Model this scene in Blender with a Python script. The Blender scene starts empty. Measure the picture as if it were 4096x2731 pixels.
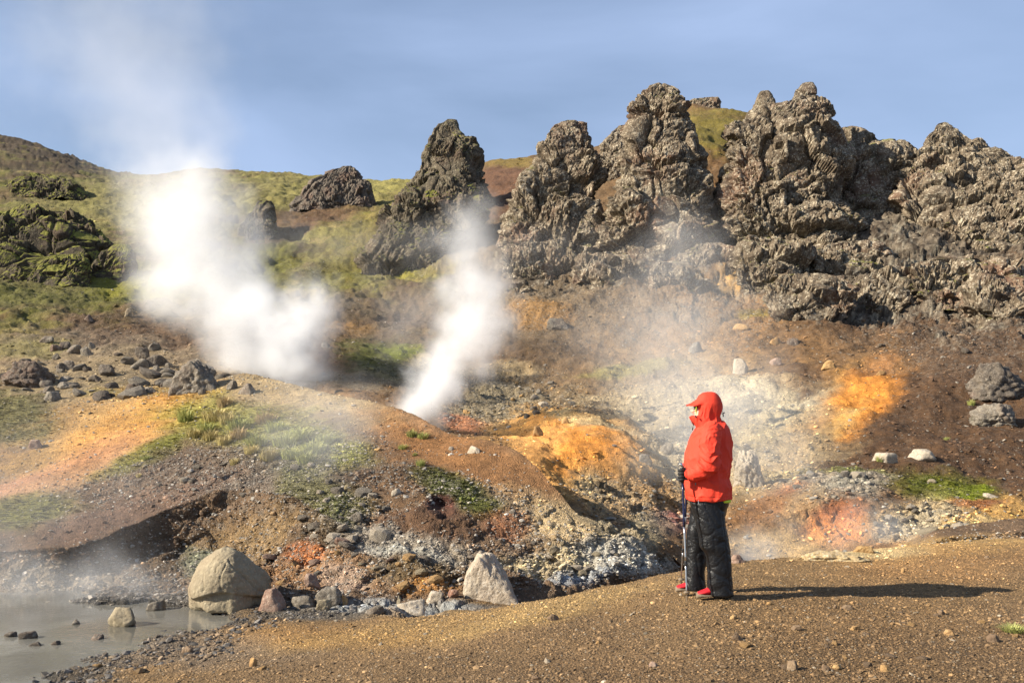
import bpy, bmesh, math, random
import numpy as np
from mathutils import Vector, Matrix

# ------------------------------------------------------------------ camera
F = 995.0            # focal length in pixels of a 1024 px wide frame (35 mm lens)
HY = 407.0           # eye level row
CAMZ = 2.3           # camera height above the datum (pond surface is at about 0.05)
SD = 2352.0 / 1024.0 # photo reading units -> frame pixels
scene = bpy.context.scene
cam_d = bpy.data.cameras.new("camera")
cam = bpy.data.objects.new("camera", cam_d)
scene.collection.objects.link(cam)
cam_d.sensor_width = 36.0
cam_d.lens = 36.0 * F / 1024.0
cam_d.shift_y = (HY - 341.3) / 1024.0
cam_d.clip_start = 0.1
cam_d.clip_end = 6000.0
cam.location = (0, 0, CAMZ)
cam.rotation_euler = (math.radians(90), 0, 0)
scene.camera = cam

# ------------------------------------------------------------------ sun + sky
SUN_EL = math.radians(30.5)
SUN_BACK = math.radians(17.0)          # the sun stands at the left, a little behind the camera
sdir = Vector((-math.cos(SUN_EL) * math.cos(SUN_BACK), -math.cos(SUN_EL) * math.sin(SUN_BACK), math.sin(SUN_EL)))
sun_d = bpy.data.lights.new("sun", 'SUN')
sun_d.energy = 5.0
sun_d.angle = math.radians(0.53)
sun_d.color = (1.0, 0.90, 0.74)
sun = bpy.data.objects.new("sun", sun_d)
scene.collection.objects.link(sun)
sun.rotation_euler = sdir.to_track_quat('Z', 'Y').to_euler()
sun.location = (-20, -5, 30)

world = bpy.data.worlds.new("World")
scene.world = world
world.use_nodes = True
wt = world.node_tree
wt.nodes.clear()
w_out = wt.nodes.new('ShaderNodeOutputWorld')
w_bg = wt.nodes.new('ShaderNodeBackground')
w_sky = wt.nodes.new('ShaderNodeTexSky')
w_sky.sky_type = 'NISHITA'
w_sky.sun_disc = False
w_sky.sun_elevation = SUN_EL
w_sky.sun_rotation = math.atan2(sdir.x, sdir.y)
w_sky.air_density = 1.0
w_sky.dust_density = 0.6
w_sky.ozone_density = 2.2
# thin high cloud veils drifting over the blue
w_tc = wt.nodes.new('ShaderNodeTexCoord')
w_map = wt.nodes.new('ShaderNodeMapping')
w_map.inputs['Scale'].default_value = (1.0, 1.0, 2.6)
w_map.inputs['Rotation'].default_value = (0.25, 0.35, 0.2)
w_n = wt.nodes.new('ShaderNodeTexNoise')
w_n.inputs['Scale'].default_value = 1.7
w_n.inputs['Detail'].default_value = 7.0
w_n.inputs['Roughness'].default_value = 0.48
w_n.inputs['Distortion'].default_value = 0.5
w_r = wt.nodes.new('ShaderNodeValToRGB')
w_r.color_ramp.elements[0].position = 0.30
w_r.color_ramp.elements[0].color = (0.08, 0.08, 0.08, 1)
w_r.color_ramp.elements[1].position = 0.70
w_r.color_ramp.elements[1].color = (0.62, 0.62, 0.62, 1)
w_mix = wt.nodes.new('ShaderNodeMixRGB')
w_mix.inputs[2].default_value = (5.4, 6.9, 10.2, 1)
wt.links.new(w_tc.outputs['Generated'], w_map.inputs[0])
wt.links.new(w_map.outputs[0], w_n.inputs['Vector'])
wt.links.new(w_n.outputs[0], w_r.inputs[0])
wt.links.new(w_r.outputs[0], w_mix.inputs[0])
wt.links.new(w_sky.outputs[0], w_mix.inputs[1])
wt.links.new(w_mix.outputs[0], w_bg.inputs[0])
w_bg.inputs[1].default_value = 0.05
wt.links.new(w_bg.outputs[0], w_out.inputs[0])

scene.view_settings.view_transform = 'Standard'
scene.view_settings.look = 'None'
scene.view_settings.gamma = 1.0
scene.view_settings.exposure = 1.12
scene.render.engine = 'CYCLES'
scene.cycles.use_denoising = True
scene.cycles.use_adaptive_sampling = True
scene.cycles.adaptive_threshold = 0.015
scene.cycles.max_bounces = 12
scene.cycles.diffuse_bounces = 3
scene.cycles.glossy_bounces = 2
scene.cycles.volume_bounces = 6
scene.cycles.volume_step_rate = 1.0
scene.cycles.volume_max_steps = 256

# ------------------------------------------------------------------ helpers: noise
RNG = np.random.default_rng(7)
_a = RNG.normal(size=(256, 3))
GRAD = (_a / np.linalg.norm(_a, axis=1)[:, None]).astype(np.float32)

def ihash(ix, iy, iz, seed=0):
    h = (ix.astype(np.uint32) * np.uint32(374761393) + iy.astype(np.uint32) * np.uint32(668265263)
         + iz.astype(np.uint32) * np.uint32(2147483647 - 1640531) + np.uint32((seed * 974711 + 12345) & 0xffffffff))
    h = (h ^ (h >> np.uint32(13))) * np.uint32(1274126177)
    h = (h ^ (h >> np.uint32(16))) * np.uint32(2246822519)
    return h ^ (h >> np.uint32(15))

GRX, GRY_, GRZ = [np.ascontiguousarray(GRAD[:, j]) for j in range(3)]
def chunked(fn):
    def run(p, seed=0):
        p = np.asarray(p, np.float32)
        B = 32768
        if len(p) <= B: return fn(p, seed)
        parts = [fn(p[i:i + B], seed) for i in range(0, len(p), B)]
        if isinstance(parts[0], tuple): return tuple(np.concatenate(q) for q in zip(*parts))
        return np.concatenate(parts)
    return run

@chunked
def perlin(p, seed=0):
    fx, fy, fz = [np.ascontiguousarray(p[:, j]) for j in range(3)]
    ix, iy, iz = [np.floor(q).astype(np.int32) for q in (fx, fy, fz)]
    fx = fx - ix; fy = fy - iy; fz = fz - iz
    u, v, w = [q * q * q * (q * (q * 6 - 15) + 10) for q in (fx, fy, fz)]
    out = np.zeros(len(p), np.float32)
    for dx in (0, 1):
        wx = u if dx else 1 - u
        for dy in (0, 1):
            wxy = wx * (v if dy else 1 - v)
            for dz in (0, 1):
                h = (ihash(ix + dx, iy + dy, iz + dz, seed) & np.uint32(255)).astype(np.intp)
                out += wxy * (w if dz else 1 - w) * (GRX[h] * (fx - dx) + GRY_[h] * (fy - dy) + GRZ[h] * (fz - dz))
    return out * np.float32(1.5)

def fbm(p, octaves=4, gain=0.5, seed=0):
    out = np.zeros(len(p), np.float32)
    a, s = 1.0, 1.0
    for o in range(octaves):
        out += a * perlin(p * s + 17.3 * o, seed + o)
        a *= gain
        s *= 2.03
    return out

@chunked
def voronoi(p, seed=0):
    i = np.floor(p).astype(np.int32)
    f = p - i
    i = i - (f < 0.5)                     # the eight nearest cells are enough with centred jitter
    f = p - i
    f1 = np.full(len(p), 9.0, np.float32)
    f2 = np.full(len(p), 9.0, np.float32)
    cid = np.zeros(len(p), np.float32)
    s = np.float32(0.8 / 1023)
    for dx in (0, 1):
        for dy in (0, 1):
            for dz in (0, 1):
                h = ihash(i[:, 0] + dx, i[:, 1] + dy, i[:, 2] + dz, seed)
                ax = (h & np.uint32(1023)).astype(np.float32) * s + np.float32(dx + 0.1) - f[:, 0]
                ay = ((h >> np.uint32(10)) & np.uint32(1023)).astype(np.float32) * s + np.float32(dy + 0.1) - f[:, 1]
                az = ((h >> np.uint32(20)) & np.uint32(1023)).astype(np.float32) * s + np.float32(dz + 0.1) - f[:, 2]
                d = ax * ax + ay * ay + az * az
                closer = d < f1
                f2 = np.where(closer, f1, np.minimum(f2, d))
                cid = np.where(closer, (h & np.uint32(4095)).astype(np.float32) * np.float32(1 / 4095), cid)
                f1 = np.where(closer, d, f1)
    return np.sqrt(f1), np.sqrt(f2), cid

@chunked
def facets(p, seed=0):
    """broken rock: every cell is a tilted flat face at its own height; returns height (cell units) and edge distance"""
    i = np.floor(p).astype(np.int32)
    f = p - i
    i = i - (f < 0.5)
    f = p - i
    f1 = np.full(len(p), 9.0, np.float32); f2 = f1.copy(); hh = np.zeros(len(p), np.float32)
    s = np.float32(0.8 / 1023)
    for dx in (0, 1):
        for dy in (0, 1):
            for dz in (0, 1):
                h = ihash(i[:, 0] + dx, i[:, 1] + dy, i[:, 2] + dz, seed)
                ax = (h & np.uint32(1023)).astype(np.float32) * s + np.float32(dx + 0.1) - f[:, 0]
                ay = ((h >> np.uint32(10)) & np.uint32(1023)).astype(np.float32) * s + np.float32(dy + 0.1) - f[:, 1]
                az = ((h >> np.uint32(20)) & np.uint32(1023)).astype(np.float32) * s + np.float32(dz + 0.1) - f[:, 2]
                d = ax * ax + ay * ay + az * az
                closer = d < f1
                k = ((h >> np.uint32(3)) & np.uint32(255)).astype(np.intp)
                face = GRX[k] * ax + GRY_[k] * ay + GRZ[k] * az + ((h >> np.uint32(11)) & np.uint32(255)).astype(np.float32) * np.float32(1.0 / 255) - 0.5
                f2 = np.where(closer, f1, np.minimum(f2, d))
                hh = np.where(closer, face, hh)
                f1 = np.where(closer, d, f1)
    return hh, np.sqrt(f2) - np.sqrt(f1)

def sstep(a, b, x):
    t = np.clip((x - a) / (b - a), 0, 1)
    return t * t * (3 - 2 * t)

def rockdisp(p, s=1.0, seed=3, flat=1.25):
    """fractured, knobbly lava rock; p in metres, about zero mean, result in metres"""
    p = np.asarray(p, np.float32)
    w = np.stack([perlin(p / (1.5 * s) + 5, seed), perlin(p / (1.5 * s) + 31, seed + 1), perlin(p / (1.5 * s) + 77, seed + 2)], 1)
    w2 = np.stack([perlin(p / (0.4 * s) + 5, seed), perlin(p / (0.4 * s) + 31, seed + 1), perlin(p / (0.4 * s) + 77, seed + 2)], 1)
    q = p + np.float32(0.35 * s) * w + np.float32(0.05 * s) * w2
    out = np.float32(0.75 * s) * fbm(q / (3.6 * s), 2, 0.5, seed + 9)
    st = np.array([1, 1, flat], np.float32)
    mod = np.clip(0.62 + 1.25 * perlin(q / (2.8 * s) + 11, seed + 4), 0.06, 1.45)
    for sc, bl, ck in ((2.8, 0.46, 0.20), (1.15, 0.40, 0.16), (0.47, 0.24, 0.09), (0.20, 0.12, 0.04)):
        hh, e = facets(q / np.float32(sc * s) * st + 3.7, seed + int(sc * 100))
        k = s if sc > 1.1 else s * mod
        out += k * (bl * hh - ck * np.exp(-(e / 0.06) ** 2))
    return out.astype(np.float32)

# ------------------------------------------------------------------ helpers: objects
COL = scene.collection

def tag(o, label=None, cat=None, group=None, kind=None):
    if label: o["label"] = label
    if cat: o["category"] = cat
    if group: o["group"] = group
    if kind: o["kind"] = kind
    return o

def mesh_np(name, verts, faces, smooth=True):
    """faces: (n,3) or (n,4) int array"""
    me = bpy.data.meshes.new(name)
    verts = np.asarray(verts, np.float32)
    faces = np.asarray(faces, np.int32)
    k = faces.shape[1]
    me.vertices.add(len(verts))
    me.vertices.foreach_set("co", verts.ravel())
    me.loops.add(faces.size)
    me.loops.foreach_set("vertex_index", faces.ravel())
    me.polygons.add(len(faces))
    me.polygons.foreach_set("loop_start", np.arange(0, faces.size, k, dtype=np.int32))
    me.polygons.foreach_set("use_smooth", np.full(len(faces), smooth, bool))
    me.update(calc_edges=True)
    me.validate()
    return me

def add_obj(name, me, mat=None, parent=None, link=True):
    o = bpy.data.objects.new(name, me)
    if mat is not None and me is not None:
        if len(me.materials) == 0: me.materials.append(mat)
    if link: COL.objects.link(o)
    if parent: o.parent = parent
    return o

def empty(name, loc=(0, 0, 0)):
    o = bpy.data.objects.new(name, None)
    o.empty_display_size = 0.2
    COL.objects.link(o)
    o.location = loc
    return o

def grid_faces(nr, nc, wrap=False):
    r = np.arange(nr - 1)[:, None]
    c = np.arange(nc if wrap else nc - 1)[None, :]
    c2 = (c + 1) % nc
    f = np.stack([r * nc + c + 0 * c2, r * nc + c2, (r + 1) * nc + c2, (r + 1) * nc + c], -1)
    return f.reshape(-1, 4)

def grid_normals(P):
    du = np.zeros_like(P); dv = np.zeros_like(P)
    dv[1:-1] = P[2:] - P[:-2]; dv[0] = P[1] - P[0]; dv[-1] = P[-1] - P[-2]
    du[:, 1:-1] = P[:, 2:] - P[:, :-2]; du[:, 0] = P[:, 1] - P[:, 0]; du[:, -1] = P[:, -1] - P[:, -2]
    n = np.cross(du, dv)
    return n / (np.linalg.norm(n, axis=-1, keepdims=True) + 1e-9)

def pix(x, y, d):
    """frame pixel + depth -> world"""
    return np.array([(x - 512.0) / F * d, d, CAMZ + (HY - y) / F * d])

# ------------------------------------------------------------------ helpers: materials
def new_mat(name):
    m = bpy.data.materials.new(name)
    m.use_nodes = True
    nt = m.node_tree
    nt.nodes.clear()
    out = nt.nodes.new('ShaderNodeOutputMaterial')
    b = nt.nodes.new('ShaderNodeBsdfPrincipled')
    nt.links.new(b.outputs[0], out.inputs[0])
    b.inputs['Roughness'].default_value = 0.9
    if 'Specular IOR Level' in b.inputs: b.inputs['Specular IOR Level'].default_value = 0.25
    return m, nt, b

class NT:
    """tiny node helper"""
    def __init__(self, nt): self.nt = nt
    def n(self, t, **kw):
        x = self.nt.nodes.new(t)
        for k, v in kw.items(): setattr(x, k, v)
        return x
    def l(self, a, b): self.nt.links.new(a, b)
    def noise(self, vec, scale, detail=4, rough=0.55, dist=0.0):
        x = self.n('ShaderNodeTexNoise')
        x.inputs['Scale'].default_value = scale; x.inputs['Detail'].default_value = detail
        x.inputs['Roughness'].default_value = rough; x.inputs['Distortion'].default_value = dist
        self.l(vec, x.inputs['Vector']); return x.outputs[0]
    def vor(self, vec, scale, feature='F1', out='Distance', rnd=1.0):
        x = self.n('ShaderNodeTexVoronoi', feature=feature)
        x.inputs['Scale'].default_value = scale
        x.inputs['Randomness'].default_value = rnd
        self.l(vec, x.inputs['Vector']); return x.outputs[out]
    def ramp(self, fac, stops):
        x = self.n('ShaderNodeValToRGB')
        e = x.color_ramp.elements
        while len(e) < len(stops): e.new(0.5)
        for el, (p, c) in zip(e, stops):
            el.position = p; el.color = (*c, 1) if len(c) == 3 else c
        self.l(fac, x.inputs[0]); return x.outputs[0]
    def mix(self, fac, a, b, blend='MIX'):
        x = self.n('ShaderNodeMixRGB', blend_type=blend)
        for v, i in ((fac, 0), (a, 1), (b, 2)):
            if isinstance(v, (int, float)): x.inputs[i].default_value = v
            elif isinstance(v, tuple): x.inputs[i].default_value = (*v, 1)
            else: self.l(v, x.inputs[i])
        return x.outputs[0]
    def math(self, op, a, b=0.0, c=None):
        x = self.n('ShaderNodeMath', operation=op)
        for v, i in ((a, 0), (b, 1), (c, 2)):
            if v is None: continue
            if isinstance(v, (int, float)): x.inputs[i].default_value = v
            else: self.l(v, x.inputs[i])
        return x.outputs[0]
    def maprange(self, v, a, b, c=0.0, d=1.0):
        x = self.n('ShaderNodeMapRange')
        x.inputs[1].default_value = a; x.inputs[2].default_value = b
        x.inputs[3].default_value = c; x.inputs[4].default_value = d
        self.l(v, x.inputs[0]); return x.outputs[0]
    def bump(self, h, strength=0.6, dist=0.05, normal=None):
        x = self.n('ShaderNodeBump')
        x.inputs['Strength'].default_value = strength; x.inputs['Distance'].default_value = dist
        self.l(h, x.inputs['Height'])
        if normal is not None: self.l(normal, x.inputs['Normal'])
        return x.outputs[0]

def grey(v): return (v, v, v)

def make_ground_mat():
    m, nt, b = new_mat("ground_soil")
    N = NT(nt)
    pos = N.n('ShaderNodeNewGeometry').outputs['Position']
    col = N.n('ShaderNodeAttribute', attribute_name='col').outputs['Color']
    rub = N.n('ShaderNodeAttribute', attribute_name='rub').outputs['Fac']
    mossa = N.n('ShaderNodeAttribute', attribute_name='mossy').outputs['Fac']
    n1 = N.noise(pos, 1.3, 6, 0.6)
    n2 = N.noise(pos, 9.0, 6, 0.65)
    v1 = N.vor(pos, 55.0, out='Color')
    v2 = N.vor(pos, 11.0, out='Color')
    sep1 = N.n('ShaderNodeSeparateColor'); N.l(v1, sep1.inputs[0])
    sep2 = N.n('ShaderNodeSeparateColor'); N.l(v2, sep2.inputs[0])
    k = N.math('MULTIPLY', N.maprange(n1, 0.3, 0.7, 0.72, 1.22), N.maprange(n2, 0.28, 0.72, 0.62, 1.35))
    k = N.math('MULTIPLY', k, N.maprange(sep1.outputs[0], 0, 1, 0.72, 1.32))
    # coarse stones: some pale, some dark, where the ground is rubbly
    pal = N.math('MULTIPLY', N.maprange(sep2.outputs[1], 0.72, 0.9), rub)
    c = N.mix(1.0, col, k, 'MULTIPLY')
    c = N.mix(N.math('MULTIPLY', pal, 0.35), c, (0.28, 0.25, 0.205))
    drk = N.math('MULTIPLY', N.maprange(sep2.outputs[2], 0.75, 0.95), rub)
    c = N.mix(N.math('MULTIPLY', drk, 0.55), c, (0.06, 0.05, 0.042))
    N.l(c, b.inputs['Base Color'])
    b.inputs['Roughness'].default_value = 0.95
    d1 = N.vor(pos, 55.0); d2 = N.vor(pos, 11.0)
    h = N.math('ADD', N.math('MULTIPLY', d1, -0.35), N.math('MULTIPLY', n2, 0.8))
    h = N.math('ADD', h, N.math('MULTIPLY', N.math('MULTIPLY', d2, rub), -1.0))
    h = N.math('ADD', h, N.math('MULTIPLY', N.noise(pos, 38.0, 4, 0.7), 0.5))
    N.l(N.bump(h, 0.9, 0.045), b.inputs['Normal'])
    return m

def make_rock_mat(name, dark, mid, pale, lichen=0.5, moss=0.0, red=0.25, scale=1.0, local=False, mosscol=(0.15, 0.15, 0.022)):
    m, nt, b = new_mat(name)
    N = NT(nt)
    if local:
        tc = N.n('ShaderNodeTexCoord').outputs['Object']
        oi = N.n('ShaderNodeObjectInfo').outputs['Random']
        cmb = N.n('ShaderNodeCombineXYZ')
        N.l(N.math('MULTIPLY', oi, 37.0), cmb.inputs[0]); N.l(N.math('MULTIPLY', oi, 91.0), cmb.inputs[1])
        add = N.n('ShaderNodeVectorMath', operation='ADD')
        N.l(tc, add.inputs[0]); N.l(cmb.outputs[0], add.inputs[1])
        pos = add.outputs[0]
    else:
        pos = N.n('ShaderNodeNewGeometry').outputs['Position']
    n0 = N.noise(pos, 0.35 * scale, 4, 0.6)
    n1 = N.noise(pos, 2.2 * scale, 8, 0.68, 0.4)
    n2 = N.noise(pos, 7.0 * scale, 6, 0.7)
    c = N.mix(N.maprange(n1, 0.34, 0.68), dark, mid)
    c = N.mix(N.math('MULTIPLY', N.maprange(n0, 0.52, 0.66), red), c, (0.17, 0.075, 0.045))
    lic = N.math('MULTIPLY', N.maprange(n2, 0.50, 0.62), N.maprange(N.noise(pos, 1.1 * scale, 5, 0.6), 0.38, 0.62))
    c = N.mix(N.math('MULTIPLY', lic, lichen), c, pale)
    spk = N.maprange(N.vor(pos, 9.0 * scale), 0.30, 0.12)
    c = N.mix(N.math('MULTIPLY', N.math('MULTIPLY', spk, lichen), 0.75), c, tuple(min(1, v * 1.25) for v in pale))
    if moss > 0:
        nz = N.n('ShaderNodeSeparateXYZ'); N.l(N.n('ShaderNodeNewGeometry').outputs['Normal'], nz.inputs[0])
        mm = N.math('ADD', N.maprange(nz.outputs[2], 0.15, 0.95), N.math('MULTIPLY', N.math('SUBTRACT', N.noise(pos, 0.8 * scale, 6, 0.7), 0.5), 2.4))
        mm = N.math('MULTIPLY', N.maprange(mm, 1.0 - moss, 1.25 - moss), 0.9)
        mc = N.mix(N.noise(pos, 3.0, 4), tuple(v * 0.7 for v in mosscol), tuple(v * 1.35 for v in mosscol))
        c = N.mix(mm, c, mc)
    N.l(c, b.inputs['Base Color'])
    h = N.math('ADD', N.math('MULTIPLY', N.noise(pos, 9.0 * scale, 8, 0.72), 1.0), N.math('MULTIPLY', N.vor(pos, 6.0 * scale), -0.5))
    N.l(N.bump(h, 0.85, 0.09 / scale), b.inputs['Normal'])
    b.inputs['Roughness'].default_value = 0.92
    return m

def plain_mat(name, c, rough=0.6, metal=0.0, spec=0.4, var=0.15, vscale=30.0, bump=0.0, bscale=60.0):
    m, nt, b = new_mat(name)
    N = NT(nt)
    tc = N.n('ShaderNodeTexCoord').outputs['Object']
    n = N.noise(tc, vscale, 4)
    k = N.maprange(n, 0.3, 0.7, 1 - var, 1 + var)
    N.l(N.mix(1.0, c, k, 'MULTIPLY'), b.inputs['Base Color'])
    b.inputs['Roughness'].default_value = rough
    b.inputs['Metallic'].default_value = metal
    b.inputs['Specular IOR Level'].default_value = spec
    if bump > 0:
        N.l(N.bump(N.noise(tc, bscale, 4, 0.6), bump, 0.01), b.inputs['Normal'])
    return m

MAT_GROUND = make_ground_mat()
MAT_CLIFF = make_rock_mat("lichen_lava_rock", (0.052, 0.038, 0.026), (0.20, 0.155, 0.105), (0.52, 0.46, 0.345), 0.8, 0.08, 0.4)
MAT_CLIFF_MOSS = make_rock_mat("mossy_lava_rock", (0.04, 0.032, 0.024), (0.13, 0.105, 0.07), (0.32, 0.29, 0.21), 0.5, 0.30, 0.2)
MAT_HUMMOCK = make_rock_mat("moss_hummock", (0.035, 0.028, 0.02), (0.09, 0.07, 0.045), (0.2, 0.19, 0.13), 0.25, 0.62, 0.2, mosscol=(0.17, 0.165, 0.03))
MAT_BOULDER_TAN = make_rock_mat("tan_boulder", (0.22, 0.18, 0.12), (0.31, 0.26, 0.175), (0.40, 0.35, 0.25), 0.35, 0, 0.15, 3.0, True)
MAT_BOULDER_PALE = make_rock_mat("pale_boulder", (0.30, 0.25, 0.185), (0.42, 0.36, 0.28), (0.55, 0.51, 0.44), 0.5, 0, 0.15, 3.0, True)
MAT_BOULDER_GREY = make_rock_mat("grey_boulder", (0.10, 0.085, 0.068), (0.22, 0.19, 0.15), (0.36, 0.33, 0.28), 0.55, 0, 0.2, 2.5, True)
MAT_BOULDER_DARK = make_rock_mat("dark_boulder", (0.06, 0.05, 0.042), (0.155, 0.125, 0.095), (0.32, 0.29, 0.24), 0.5, 0, 0.3, 2.5, True)
MAT_BOULDER_RED = make_rock_mat("reddish_boulder", (0.19, 0.12, 0.09), (0.31, 0.22, 0.17), (0.45, 0.38, 0.3), 0.4, 0, 0.9, 3.0, True)
MAT_STONE_BROWN = make_rock_mat("brown_stone", (0.12, 0.08, 0.05), (0.25, 0.175, 0.11), (0.36, 0.29, 0.2), 0.3, 0, 0.2, 6.0, True)
MAT_STONE_OCHRE = make_rock_mat("ochre_stone", (0.26, 0.15, 0.06), (0.42, 0.27, 0.12), (0.55, 0.42, 0.24), 0.3, 0, 0.2, 6.0, True)
MAT_CRUST = make_rock_mat("cream_mineral_crust", (0.34, 0.24, 0.12), (0.50, 0.38, 0.21), (0.60, 0.55, 0.44), 0.6, 0, 0.1, 4.0, True)
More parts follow.
